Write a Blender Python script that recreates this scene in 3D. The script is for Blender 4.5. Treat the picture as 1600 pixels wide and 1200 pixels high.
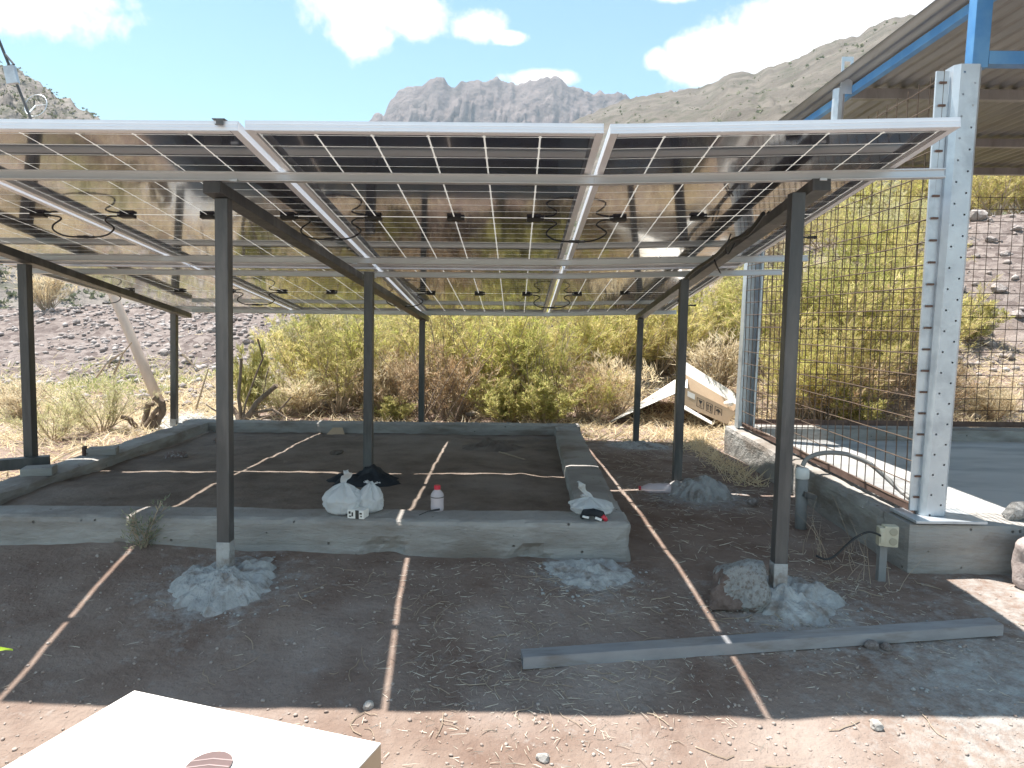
import bpy, bmesh, math, random
import numpy as np
from math import sin, cos, pi, radians, sqrt, atan2
from mathutils import Vector, Matrix, noise, Euler

for o in list(bpy.data.objects): bpy.data.objects.remove(o)
S = bpy.context.scene
COL = S.collection
random.seed(7); RNG = np.random.default_rng(7)

# ------------------------------------------------------------------ camera
CZ = 1.5
PITCH, ROLL, YAW = radians(5.1), radians(.6), radians(.3)
F = 1090.0                                     # focal length in pixels of a 1600 wide frame
cam_d = bpy.data.cameras.new('camera'); cam = bpy.data.objects.new('camera', cam_d); COL.objects.link(cam)
RC = Matrix.Rotation(YAW, 3, 'Z') @ Matrix.Rotation(pi/2 - PITCH, 3, 'X') @ Matrix.Rotation(ROLL, 3, 'Z')
cam.matrix_world = Matrix.Translation((0, 0, CZ)) @ RC.to_4x4()
cam_d.sensor_width = 36; cam_d.lens = 36*F/1600
cam_d.clip_start = .05; cam_d.clip_end = 9000
S.camera = cam

# ------------------------------------------------------------------ light
SUNV = Vector((-.275, .145, 1)).normalized()     # towards the sun
EL = math.asin(SUNV.z); AZ = atan2(SUNV.x, SUNV.y)
sd = bpy.data.lights.new('sun', 'SUN'); sd.energy = 5.0; sd.angle = radians(.53); sd.color = (1, .95, .88)
so = bpy.data.objects.new('sun', sd); COL.objects.link(so); so.location = (-20, 10, 60)
so.rotation_euler = SUNV.to_track_quat('Z', 'Y').to_euler()
S.view_settings.view_transform = 'Standard'; S.view_settings.look = 'None'
S.view_settings.exposure = 1.26; S.view_settings.gamma = 1; S.view_settings.use_curve_mapping = False
SKY = .104

def ray(px, py): return (RC @ Vector(((px-800)/F, (600-py)/F, -1)))
def at_y(px, py, Y):
    d = ray(px, py); t = Y/d.y; return Vector((d.x*t, Y, CZ+d.z*t))
def at_z(px, py, Z):
    d = ray(px, py); t = (Z-CZ)/d.z; return Vector((d.x*t, d.y*t, Z))

world = bpy.data.worlds.new('World'); S.world = world; world.use_nodes = True
def build_world():
    nt = world.node_tree; N = nt.nodes; L = nt.links
    for n in list(N): N.remove(n)
    out = N.new('ShaderNodeOutputWorld'); bg = N.new('ShaderNodeBackground'); sky = N.new('ShaderNodeTexSky')
    sky.sky_type = 'NISHITA'; sky.sun_disc = False; sky.sun_elevation = EL; sky.sun_rotation = AZ
    sky.altitude = 1500; sky.air_density = 1.0; sky.dust_density = .6; sky.ozone_density = 1.0
    tint = N.new('ShaderNodeMix'); tint.data_type = 'RGBA'; tint.blend_type = 'MULTIPLY'; tint.inputs[0].default_value = 1
    tint.inputs[7].default_value = (1.06, 1.22, 1.02, 1)
    L.new(sky.outputs[0], tint.inputs[6]); L.new(tint.outputs[2], bg.inputs[0]); bg.inputs[1].default_value = SKY
    tc = N.new('ShaderNodeTexCoord')
    def M(op, a, b=None, clamp=False):
        m = N.new('ShaderNodeMath'); m.operation = op; m.use_clamp = clamp
        for i, v in enumerate((a, b)):
            if v is None: continue
            if isinstance(v, (int, float)): m.inputs[i].default_value = v
            else: L.new(v, m.inputs[i])
        return m.outputs[0]
    def V(op, a, b):
        m = N.new('ShaderNodeVectorMath'); m.operation = op
        for i, v in enumerate((a, b)):
            if isinstance(v, (tuple, Vector)): m.inputs[i].default_value = tuple(v)
            else: L.new(v, m.inputs[i])
        return m.outputs['Value'] if op == 'DOT_PRODUCT' else m.outputs[0]
    d = tc.outputs['Generated']
    nz = N.new('ShaderNodeTexNoise'); nz.inputs['Scale'].default_value = 11; nz.inputs['Detail'].default_value = 9
    nz.inputs['Roughness'].default_value = .62; L.new(d, nz.inputs['Vector'])
    blobs = [(20, 5, 130, 36), (110, -15, 60, 40), (585, -5, 110, 60), (570, 45, 55, 42), (640, 25, 70, 35), (745, 40, 45, 26), (790, 58, 30, 10),
             (850, 122, 60, 14), (1022, 92, 22, 18), (1090, 95, 60, 36), (1160, 85, 100, 50), (1260, 50, 120, 60), (1370, 20, 120, 40), (1500, -30, 140, 60), (1040, -5, 50, 14), (1480, 10, 60, 20)]
    items = []
    for px, py, rx, ry in blobs: items.append((ray(px, py).normalized(), rx/F, ry/F))
    rr = random.Random(4)
    for k in range(16):                        # the same broken cloud goes on around the rest of the sky
        az = radians(60 + 240*(k+.5)/16 + rr.uniform(-6, 6)); el = radians(rr.uniform(14, 55)); s = rr.uniform(.07, .16)
        items.append((Vector((sin(az)*cos(el), cos(az)*cos(el), sin(el))), s*1.5, s*.7))
    acc = None
    for c, rx, ry in items:
        r = c.cross(Vector((0, 0, 1))).normalized(); u = r.cross(c)
        q = V('SUBTRACT', d, c)
        a = V('DOT_PRODUCT', q, r/rx); b = V('DOT_PRODUCT', q, u/ry); w = V('DOT_PRODUCT', q, c)
        e = M('SQRT', M('ADD', M('ADD', M('MULTIPLY', a, a), M('MULTIPLY', b, b)), M('MULTIPLY', M('MULTIPLY', w, w), 60)))
        v = M('SUBTRACT', 1, e)
        acc = v if acc is None else M('MAXIMUM', acc, v)
    nn = M('MULTIPLY', M('SUBTRACT', nz.outputs[0], .5), 2.6)
    acc = M('MAXIMUM', acc, -1.2)
    mr = N.new('ShaderNodeMapRange'); mr.interpolation_type = 'SMOOTHSTEP'
    L.new(M('ADD', acc, nn), mr.inputs[0]); mr.inputs[1].default_value = -.02; mr.inputs[2].default_value = .55
    cl = N.new('ShaderNodeBackground'); cl.inputs[0].default_value = (1, .99, .98, 1); cl.inputs[1].default_value = .62
    mx = N.new('ShaderNodeMixShader'); L.new(mr.outputs[0], mx.inputs[0]); L.new(bg.outputs[0], mx.inputs[1]); L.new(cl.outputs[0], mx.inputs[2])
    L.new(mx.outputs[0], out.inputs[0])
build_world()

# ------------------------------------------------------------------ materials
def mat(name, c1, c2=None, scale=6, rough=.8, metal=0, bump=0, bscale=40, spec=.5, stretch=None, c3=None, s3=1.5, coat=0, trans=0, detail=6, thr=(.35, .65)):
    m = bpy.data.materials.new(name); m.use_nodes = True
    nt = m.node_tree; N = nt.nodes; L = nt.links; P = N['Principled BSDF']
    P.inputs['Base Color'].default_value = (*c1, 1); P.inputs['Roughness'].default_value = rough
    P.inputs['Metallic'].default_value = metal; P.inputs['Specular IOR Level'].default_value = spec
    P.inputs['Coat Weight'].default_value = coat; P.inputs['Transmission Weight'].default_value = trans
    tc = N.new('ShaderNodeTexCoord'); vec = tc.outputs['Object']
    if stretch:
        mp = N.new('ShaderNodeMapping'); mp.inputs['Scale'].default_value = stretch; L.new(vec, mp.inputs[0]); vec = mp.outputs[0]
    def nz(sc, det=detail):
        n = N.new('ShaderNodeTexNoise'); n.inputs['Scale'].default_value = sc; n.inputs['Detail'].default_value = det
        n.inputs['Roughness'].default_value = .6; L.new(vec, n.inputs['Vector']); return n.outputs[0]
    def ramp(v, a, b):
        r = N.new('ShaderNodeMapRange'); r.inputs[1].default_value = a; r.inputs[2].default_value = b; L.new(v, r.inputs[0]); return r.outputs[0]
    col = None
    if c2:
        mx = N.new('ShaderNodeMix'); mx.data_type = 'RGBA'; mx.inputs[6].default_value = (*c1, 1); mx.inputs[7].default_value = (*c2, 1)
        L.new(ramp(nz(scale), *thr), mx.inputs[0]); col = mx.outputs[2]
        if c3:
            m2 = N.new('ShaderNodeMix'); m2.data_type = 'RGBA'; L.new(col, m2.inputs[6]); m2.inputs[7].default_value = (*c3, 1)
            L.new(ramp(nz(s3, 8), .5, .66), m2.inputs[0]); col = m2.outputs[2]
        L.new(col, P.inputs['Base Color'])
        rv = N.new('ShaderNodeMapRange'); rv.inputs[3].default_value = max(.05, rough-.1); rv.inputs[4].default_value = min(1, rough+.12)
        L.new(nz(scale*2.3), rv.inputs[0]); L.new(rv.outputs[0], P.inputs['Roughness'])
    if bump:
        b = N.new('ShaderNodeBump'); b.inputs['Strength'].default_value = 1; b.inputs['Distance'].default_value = bump
        L.new(nz(bscale, 10), b.inputs['Height']); L.new(b.outputs[0], P.inputs['Normal'])
    return m
def leafmat(name, stops, trans=.35, rough=.6):
    m = bpy.data.materials.new(name); m.use_nodes = True; nt = m.node_tree; N = nt.nodes; L = nt.links
    P = N['Principled BSDF']; P.inputs['Roughness'].default_value = rough; P.inputs['Specular IOR Level'].default_value = .25
    g = N.new('ShaderNodeNewGeometry'); r = N.new('ShaderNodeValToRGB'); L.new(g.outputs['Random Per Island'], r.inputs[0])
    e = r.color_ramp.elements
    while len(e) < len(stops): e.new(.5)
    for i, (p, c) in enumerate(stops): e[i].position = p; e[i].color = (*c, 1)
    oi = N.new('ShaderNodeObjectInfo'); hv = N.new('ShaderNodeHueSaturation'); mr = N.new('ShaderNodeMapRange')
    mr.inputs[3].default_value = .95; mr.inputs[4].default_value = 1.35; L.new(oi.outputs['Random'], mr.inputs[0]); L.new(mr.outputs[0], hv.inputs['Value'])
    L.new(r.outputs[0], hv.inputs['Color']); L.new(hv.outputs[0], P.inputs['Base Color'])
    if trans:
        t = N.new('ShaderNodeBsdfTranslucent'); L.new(hv.outputs[0], t.inputs[0]); mx = N.new('ShaderNodeMixShader'); mx.inputs[0].default_value = trans
        L.new(P.outputs[0], mx.inputs[1]); L.new(t.outputs[0], mx.inputs[2]); L.new(mx.outputs[0], N['Material Output'].inputs[0])
    return m
def pitted(m):                                   # air holes and form board lines in cast concrete
    nt = m.node_tree; N = nt.nodes; L = nt.links; P = N['Principled BSDF']; tc = N.new('ShaderNodeTexCoord')
    v = N.new('ShaderNodeTexVoronoi'); v.inputs['Scale'].default_value = 30; L.new(tc.outputs['Object'], v.inputs['Vector'])
    r = N.new('ShaderNodeMapRange'); r.inputs[1].default_value = .10; r.inputs[2].default_value = .22; L.new(v.outputs['Distance'], r.inputs[0])
    sc = N.new('ShaderNodeSeparateColor'); L.new(v.outputs['Color'], sc.inputs[0]); th = N.new('ShaderNodeMath'); th.operation = 'LESS_THAN'; L.new(sc.outputs[0], th.inputs[0]); th.inputs[1].default_value = .90
    mxm = N.new('ShaderNodeMath'); mxm.operation = 'MAXIMUM'; L.new(r.outputs[0], mxm.inputs[0]); L.new(th.outputs[0], mxm.inputs[1])
    b0 = P.inputs['Normal'].links[0].from_socket; b = N.new('ShaderNodeBump'); b.inputs['Distance'].default_value = .012; L.new(mxm.outputs[0], b.inputs['Height']); L.new(b0, b.inputs['Normal']); L.new(b.outputs[0], P.inputs['Normal'])
    src = P.inputs['Base Color'].links[0].from_socket; c = N.new('ShaderNodeMix'); c.data_type = 'RGBA'; c.inputs[6].default_value = (.17, .155, .14, 1); L.new(mxm.outputs[0], c.inputs[0]); L.new(src, c.inputs[7]); L.new(c.outputs[2], P.inputs['Base Color']); return m
def dusty(m, att='dust', col=(.47, .465, .45), col2=(.31, .30, .285)):
    nt = m.node_tree; N = nt.nodes; L = nt.links; P = N['Principled BSDF']; src = P.inputs['Base Color'].links[0].from_socket
    a = N.new('ShaderNodeAttribute'); a.attribute_name = att; tc = N.new('ShaderNodeTexCoord')
    n = N.new('ShaderNodeTexNoise'); n.inputs['Scale'].default_value = 16; n.inputs['Detail'].default_value = 10; n.inputs['Roughness'].default_value = .7; L.new(tc.outputs['Object'], n.inputs['Vector'])
    sb = N.new('ShaderNodeMath'); sb.operation = 'MULTIPLY_ADD'; L.new(n.outputs[0], sb.inputs[0]); sb.inputs[1].default_value = 1.5; sb.inputs[2].default_value = -.75
    ad = N.new('ShaderNodeMath'); L.new(a.outputs['Fac'], ad.inputs[0]); L.new(sb.outputs[0], ad.inputs[1])
    ml = N.new('ShaderNodeMapRange'); L.new(ad.outputs[0], ml.inputs[0]); ml.inputs[1].default_value = .12; ml.inputs[2].default_value = .62
    n2 = N.new('ShaderNodeTexNoise'); n2.inputs['Scale'].default_value = 22; n2.inputs['Detail'].default_value = 8; L.new(tc.outputs['Object'], n2.inputs['Vector'])
    c = N.new('ShaderNodeMix'); c.data_type = 'RGBA'; L.new(n2.outputs[0], c.inputs[0]); c.inputs[6].default_value = (*col2, 1); c.inputs[7].default_value = (*col, 1)
    mx = N.new('ShaderNodeMix'); mx.data_type = 'RGBA'; L.new(ml.outputs[0], mx.inputs[0]); L.new(src, mx.inputs[6]); L.new(c.outputs[2], mx.inputs[7]); L.new(mx.outputs[2], P.inputs['Base Color']); return m
def bank_of(m):                                  # the bare bank behind: greyer, coarse rubbly soil
    nt = m.node_tree; N = nt.nodes; L = nt.links; P = N['Principled BSDF']; src = P.inputs['Base Color'].links[0].from_socket
    a = N.new('ShaderNodeAttribute'); a.attribute_name = 'bank'; tc = N.new('ShaderNodeTexCoord')
    v = N.new('ShaderNodeTexVoronoi'); v.inputs['Scale'].default_value = 9; v.inputs['Randomness'].default_value = 1; L.new(tc.outputs['Object'], v.inputs['Vector'])
    hs = N.new('ShaderNodeSeparateColor'); L.new(v.outputs['Color'], hs.inputs[0])
    cr = N.new('ShaderNodeValToRGB'); L.new(hs.outputs[0], cr.inputs[0]); e = cr.color_ramp.elements
    e[0].color = (.135, .105, .096, 1); e[1].color = (.275, .23, .21, 1); e[1].position = .9
    mx = N.new('ShaderNodeMix'); mx.data_type = 'RGBA'; L.new(a.outputs['Fac'], mx.inputs[0]); L.new(src, mx.inputs[6]); L.new(cr.outputs[0], mx.inputs[7]); L.new(mx.outputs[2], P.inputs['Base Color'])
    b0 = P.inputs['Normal'].links[0].from_socket; b = N.new('ShaderNodeBump'); b.inputs['Distance'].default_value = .05
    L.new(a.outputs['Fac'], b.inputs['Strength']); n = N.new('ShaderNodeTexNoise'); n.inputs['Scale'].default_value = 11; n.inputs['Detail'].default_value = 8; n.inputs['Roughness'].default_value = .7
    L.new(tc.outputs['Object'], n.inputs['Vector']); L.new(n.outputs[0], b.inputs['Height']); L.new(b0, b.inputs['Normal']); L.new(b.outputs[0], P.inputs['Normal']); return m
MT = dict(
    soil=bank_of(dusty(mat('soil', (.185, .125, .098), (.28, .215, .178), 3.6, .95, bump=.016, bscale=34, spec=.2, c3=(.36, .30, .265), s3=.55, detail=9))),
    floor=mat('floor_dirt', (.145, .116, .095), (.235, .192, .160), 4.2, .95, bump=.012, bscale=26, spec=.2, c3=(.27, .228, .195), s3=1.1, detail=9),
    concrete=pitted(mat('concrete', (.275, .258, .24), (.395, .378, .355), 4.5, .9, bump=.010, bscale=34, spec=.25, c3=(.215, .185, .16), s3=2.6, detail=12, stretch=(.6, .6, 2.4))),
    slab=mat('slab_concrete', (.42, .41, .395), (.50, .49, .47), 1.6, .75, bump=.002, bscale=50, spec=.35, c3=(.30, .30, .30), s3=1.2, stretch=(.5, 2, 1)),
    cement=mat('fresh_cement', (.34, .34, .335), (.47, .47, .46), 12, .95, bump=.014, bscale=40, spec=.2, c3=(.24, .205, .18), s3=11, detail=10),
    steel=mat('dark_painted_steel', (.040, .041, .043), (.078, .077, .077), 5, .42, bump=.0008, bscale=80, spec=.5, c3=(.125, .118, .112), s3=2.6, stretch=(3, 3, .5)),
    primer=mat('grey_steel', (.29, .295, .31), (.36, .365, .38), 5, .45, metal=.3, bump=.0008, bscale=60, c3=(.24, .225, .215), s3=4, stretch=(1, 4, 4)),
    alu=mat('anodised_aluminium', (.80, .81, .84), (.86, .87, .89), 3, .35, metal=.2, spec=.6),
    rail=mat('mill_aluminium', (.52, .53, .54), (.60, .61, .62), 4, .4, metal=.55, stretch=(.4, 4, 4)),
    galv=mat('galvanised_steel', (.50, .54, .58), (.58, .62, .655), 9, .42, metal=.45, c3=(.40, .43, .465), s3=5),
    blue=mat('blue_paint', (.055, .19, .42), (.075, .23, .47), 5, .4, c3=(.11, .27, .48), s3=4),
    sheet=mat('zinc_sheet', (.25, .245, .245), (.32, .31, .305), 3, .45, metal=.5, c3=(.19, .18, .175), s3=1.5, stretch=(4, .5, 1)),
    rust=mat('rusty_wire', (.075, .05, .035), (.125, .085, .058), 20, .8),
    rustbar=mat('rusty_angle', (.10, .06, .048), (.16, .10, .08), 10, .85, bump=.001),
    cell=mat('solar_cell', (.024, .029, .054), (.030, .035, .062), 2, .09, spec=.5),
    black=mat('black_plastic', (.015, .015, .016), rough=.45),
    rock=mat('rock', (.26, .22, .205), (.37, .325, .305), 5, .95, bump=.012, bscale=14, spec=.2, c3=(.47, .43, .41), s3=3),
    rockred=mat('reddish_rock', (.17, .115, .095), (.25, .185, .16), 7, .95, bump=.008, bscale=20, spec=.2, c3=(.42, .42, .42), s3=5),
    palestone=mat('pale_stone', (.52, .48, .44), (.66, .63, .59), 9, .9, bump=.004, bscale=40, spec=.2),
    pebble=mat('pebbles', (.30, .235, .20), (.46, .40, .36), 9, .95, spec=.2, bump=.003, bscale=60),
    card=mat('cardboard', (.50, .36, .24), (.55, .41, .28), 5, .9, bump=.0006, bscale=90),
    cardw=mat('white_and_sunlit_card', (.78, .75, .70), (.82, .79, .74), 4, .8),  # white card; on the big cartons its paleness stands in for sunlight
    ink=mat('dark_print', (.05, .045, .04), rough=.8),
    logo=mat('mauve_print', (.12, .080, .078), (.155, .105, .10), 14, .8),
    red=mat('red_plastic', (.60, .035, .06), rough=.35),
    pole=mat('pale_pole', (.52, .40, .33), (.60, .48, .40), 3, .75, stretch=(4, 4, .5)),
    bark=mat('bark', (.16, .115, .085), (.27, .21, .165), 14, .95, bump=.006, bscale=30, stretch=(3, 3, .7)),
    twig=mat('twig', (.30, .23, .165), (.44, .35, .26), 8, .9),
    straw=leafmat('straw', [(0, (.56, .46, .30)), (.35, (.72, .62, .43)), (.7, (.63, .52, .34)), (1, (.80, .73, .57))], .4, .8),
    strawg=leafmat('grey_straw', [(0, (.30, .26, .21)), (.5, (.46, .41, .34)), (1, (.58, .53, .45))], .1, .85),
    weed=leafmat('weed', [(0, (.24, .28, .10)), (.4, (.36, .38, .14)), (.7, (.55, .50, .26)), (1, (.44, .45, .20))], .45),
    green=leafmat('shrub_green', [(0, (.27, .29, .07)), (.3, (.39, .40, .11)), (.65, (.50, .47, .16)), (.88, (.58, .50, .22)), (1, (.48, .34, .17))], .62),
    yellow=leafmat('shrub_yellow', [(0, (.36, .34, .11)), (.35, (.49, .46, .17)), (.7, (.60, .53, .24)), (.9, (.66, .54, .30)), (1, (.46, .31, .18))], .62),
    pale=leafmat('shrub_pale', [(0, (.36, .37, .17)), (.4, (.48, .47, .24)), (.75, (.58, .54, .32)), (1, (.64, .55, .38))], .45),
    brown=leafmat('shrub_brown', [(0, (.30, .19, .11)), (.4, (.42, .29, .17)), (.75, (.55, .42, .26)), (1, (.62, .52, .35))], .35),
    bright=leafmat('shrub_bright', [(0, (.30, .30, .10)), (.5, (.41, .40, .15)), (.85, (.54, .49, .22)), (1, (.52, .39, .21))], .62),
    dull=leafmat('dull_leaf', [(0, (.12, .14, .09)), (.5, (.19, .21, .14)), (1, (.29, .29, .2))], .4),
    scrub=leafmat('hill_scrub', [(0, (.12, .135, .08)), (.5, (.17, .18, .11)), (1, (.23, .225, .15))], .3, .9),
    leafy=leafmat('fresh_leaf', [(0, (.22, .36, .03)), (1, (.34, .48, .06))], .5, .4),
    pipe=mat('grey_pipe', (.20, .20, .20), (.26, .26, .255), 8, .6),
    conduit=mat('grey_conduit', (.27, .265, .255), rough=.5),
    white=mat('white_plastic', (.74, .74, .72), rough=.5),
    beige=mat('beige_plastic', (.48, .44, .33), (.55, .51, .40), 8, .55),
    cloth=mat('black_cloth', (.012, .014, .018), (.03, .034, .04), 12, .95, bump=.01, bscale=18),
    sack=mat('woven_sack', (.34, .27, .25), (.48, .41, .38), 60, .9, bump=.003, bscale=120),
)
def special():
    # white grid glaze between the cells: lets the sun glow through
    m = bpy.data.materials.new('module_glass'); m.use_nodes = True; nt = m.node_tree; N = nt.nodes; L = nt.links
    P = N['Principled BSDF']; P.inputs['Base Color'].default_value = (.78, .78, .76, 1); P.inputs['Roughness'].default_value = .1
    t = N.new('ShaderNodeBsdfTranslucent'); t.inputs[0].default_value = (.80, .79, .76, 1); mx = N.new('ShaderNodeMixShader'); mx.inputs[0].default_value = .40
    L.new(P.outputs[0], mx.inputs[1]); L.new(t.outputs[0], mx.inputs[2]); L.new(mx.outputs[0], N['Material Output'].inputs[0]); MT['glass'] = m
    P = MT['cell'].node_tree.nodes['Principled BSDF']; P.inputs['IOR'].default_value = 1.65; P.inputs['Coat Weight'].default_value = 1; P.inputs['Coat IOR'].default_value = 1.68; P.inputs['Coat Roughness'].default_value = .05
    m = bpy.data.materials.new('bag_film'); m.use_nodes = True; nt = m.node_tree; N = nt.nodes; L = nt.links
    P = N['Principled BSDF']; P.inputs['Base Color'].default_value = (.90, .92, .93, 1); P.inputs['Roughness'].default_value = .28
    t = N.new('ShaderNodeBsdfTranslucent'); t.inputs[0].default_value = (.75, .77, .78, 1); mx = N.new('ShaderNodeMixShader'); mx.inputs[0].default_value = .45
    L.new(P.outputs[0], mx.inputs[1]); L.new(t.outputs[0], mx.inputs[2])
    bn = N.new('ShaderNodeTexNoise'); bn.inputs['Scale'].default_value = 45; bn.inputs['Detail'].default_value = 5; bb = N.new('ShaderNodeBump'); bb.inputs['Distance'].default_value = .006; tcb = N.new('ShaderNodeTexCoord'); L.new(tcb.outputs['Object'], bn.inputs['Vector']); L.new(bn.outputs[0], bb.inputs['Height']); L.new(bb.outputs[0], P.inputs['Normal'])
    tr = N.new('ShaderNodeBsdfTransparent'); m2 = N.new('ShaderNodeMixShader'); m2.inputs[0].default_value = .22
    L.new(mx.outputs[0], m2.inputs[1]); L.new(tr.outputs[0], m2.inputs[2]); L.new(m2.outputs[0], N['Material Output'].inputs[0]); MT['film'] = m
    m = bpy.data.materials.new('bottle_plastic'); m.use_nodes = True; nt = m.node_tree; N = nt.nodes; L = nt.links
    P = N['Principled BSDF']; P.inputs['Base Color'].default_value = (.82, .74, .76, 1); P.inputs['Roughness'].default_value = .15
    tr = N.new('ShaderNodeBsdfTransparent'); tr.inputs[0].default_value = (.9, .84, .86, 1); mx = N.new('ShaderNodeMixShader'); mx.inputs[0].default_value = .45
    L.new(P.outputs[0], mx.inputs[1]); L.new(tr.outputs[0], mx.inputs[2]); L.new(mx.outputs[0], N['Material Output'].inputs[0]); MT['pet'] = m
special()

# ------------------------------------------------------------------ mesh helpers
def frame_of(d):
    d = d.normalized(); a = Vector((0, 0, 1)) if abs(d.z) < .9 else Vector((1, 0, 0))
    x = d.cross(a).normalized(); return x, x.cross(d).normalized()
class MB:
    def __init__(s): s.v = []; s.f = []
    def add(s, vs, fs):
        n = len(s.v); s.v += [tuple(p) for p in vs]; s.f += [tuple(i+n for i in f) for f in fs]
    def box(s, c, size, rot=None, bev=0):
        hx, hy, hz = [q/2 for q in size]; c = Vector(c)
        if bev:                                  # box with its long edges chamfered
            bm = bmesh.new(); bmesh.ops.create_cube(bm, size=1)
            for v in bm.verts: v.co = Vector((v.co.x*size[0], v.co.y*size[1], v.co.z*size[2]))
            bmesh.ops.bevel(bm, geom=list(bm.edges), offset=bev, segments=2, affect='EDGES', profile=.6)
            bm.verts.index_update()
            s.add([c + ((rot @ v.co) if rot else v.co) for v in bm.verts], [[v.index for v in f.verts] for f in bm.faces]); bm.free(); return
        P = [Vector((x, y, z)) for x in (-hx, hx) for y in (-hy, hy) for z in (-hz, hz)]
        if rot: P = [rot @ p for p in P]
        s.add([c+p for p in P], [(0, 1, 3, 2), (4, 6, 7, 5), (0, 4, 5, 1), (2, 3, 7, 6), (0, 2, 6, 4), (1, 5, 7, 3)])
    def bar(s, a, b, w, h, up=Vector((0, 0, 1)), bev=.003):  # square tube from a to b, w sideways, h along up
        a = Vector(a); b = Vector(b); d = (b-a); L = d.length; d.normalize()
        x = d.cross(up).normalized(); u = x.cross(d).normalized()
        s.box((a+b)/2, (w, L, h), Matrix((x, d, u)).transposed(), bev)
    def tube(s, path, r, n=6, cap=True):
        P = [Vector(p) for p in path]; k = len(P); R = r if hasattr(r, '__len__') else [r]*k
        x, y = frame_of(P[1]-P[0]); vs = []
        for i in range(k):
            d = (P[min(i+1, k-1)]-P[max(i-1, 0)]).normalized()
            x = (x - d*x.dot(d)).normalized(); y = d.cross(x)
            for j in range(n): vs.append(P[i] + (x*cos(2*pi*j/n) + y*sin(2*pi*j/n))*R[i])
        fs = [(i*n+j, i*n+(j+1) % n, (i+1)*n+(j+1) % n, (i+1)*n+j) for i in range(k-1) for j in range(n)]
        if cap: fs += [tuple(range(n))[::-1], tuple((k-1)*n+j for j in range(n))]
        s.add(vs, fs)
    def lathe(s, c, prof, n=20, axis=None):
        c = Vector(c); vs = []; k = len(prof)
        for r, z in prof:
            for j in range(n):
                p = Vector((r*cos(2*pi*j/n), r*sin(2*pi*j/n), z)); vs.append(c + (axis @ p if axis else p))
        fs = [(i*n+j, i*n+(j+1) % n, (i+1)*n+(j+1) % n, (i+1)*n+j) for i in range(k-1) for j in range(n)]
        fs += [tuple(range(n))[::-1], tuple((k-1)*n+j for j in range(n))]
        s.add(vs, fs)
    def slab(s, q, th):                          # a quad with thickness
        q = [Vector(p) for p in q]; n = (q[1]-q[0]).cross(q[3]-q[0]).normalized()*th
        s.add(q + [p-n for p in q], [(0, 1, 2, 3), (7, 6, 5, 4), (0, 4, 5, 1), (1, 5, 6, 2), (2, 6, 7, 3), (3, 7, 4, 0)])
    def build(s, name, m, parent=None, smooth=False):
        off = Vector(parent['_o']) if parent is not None and '_o' in parent else Vector((0, 0, 0))
        me = bpy.data.meshes.new(name); me.from_pydata([tuple(Vector(p)-off) for p in s.v], [], s.f); me.update()
        if smooth: me.shade_smooth()
        return link(name, me, m, parent)
def link(name, me, m, parent=None):
    if m is not None and not me.materials: me.materials.append(m)
    o = bpy.data.objects.new(name, me); COL.objects.link(o)
    if parent is not None: o.parent = parent
    return o
def np_mesh(name, V, Fc):
    V = np.asarray(V, np.float32); Fc = np.asarray(Fc, np.int32); k = Fc.shape[1]
    me = bpy.data.meshes.new(name); me.vertices.add(len(V)); me.vertices.foreach_set('co', V.ravel())
    me.loops.add(Fc.size); me.loops.foreach_set('vertex_index', Fc.ravel())
    me.polygons.add(len(Fc)); me.polygons.foreach_set('loop_start', np.arange(0, Fc.size, k, dtype=np.int32))
    me.update(calc_edges=True); me.validate(); return me
def tag(o, label=None, cat=None, group=None, kind=None):
    if label: o['label'] = label
    if cat: o['category'] = cat
    if group: o['group'] = group
    if kind: o['kind'] = kind
    return o
def thing(name, loc, label, cat, group=None):
    o = bpy.data.objects.new(name, None); COL.objects.link(o); o.location = loc; o.empty_display_size = .1
    o['_o'] = tuple(loc); return tag(o, label, cat, group)
def copy_tree(o, parent=None):
    c = o.copy(); COL.objects.link(c)
    if parent is not None: c.parent = parent
    for ch in list(o.children): copy_tree(ch, c)
    return c
def fbm(x, y, z=0, o=4): return noise.fractal(Vector((x, y, z)), 1.0, 2.0, o)

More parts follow.
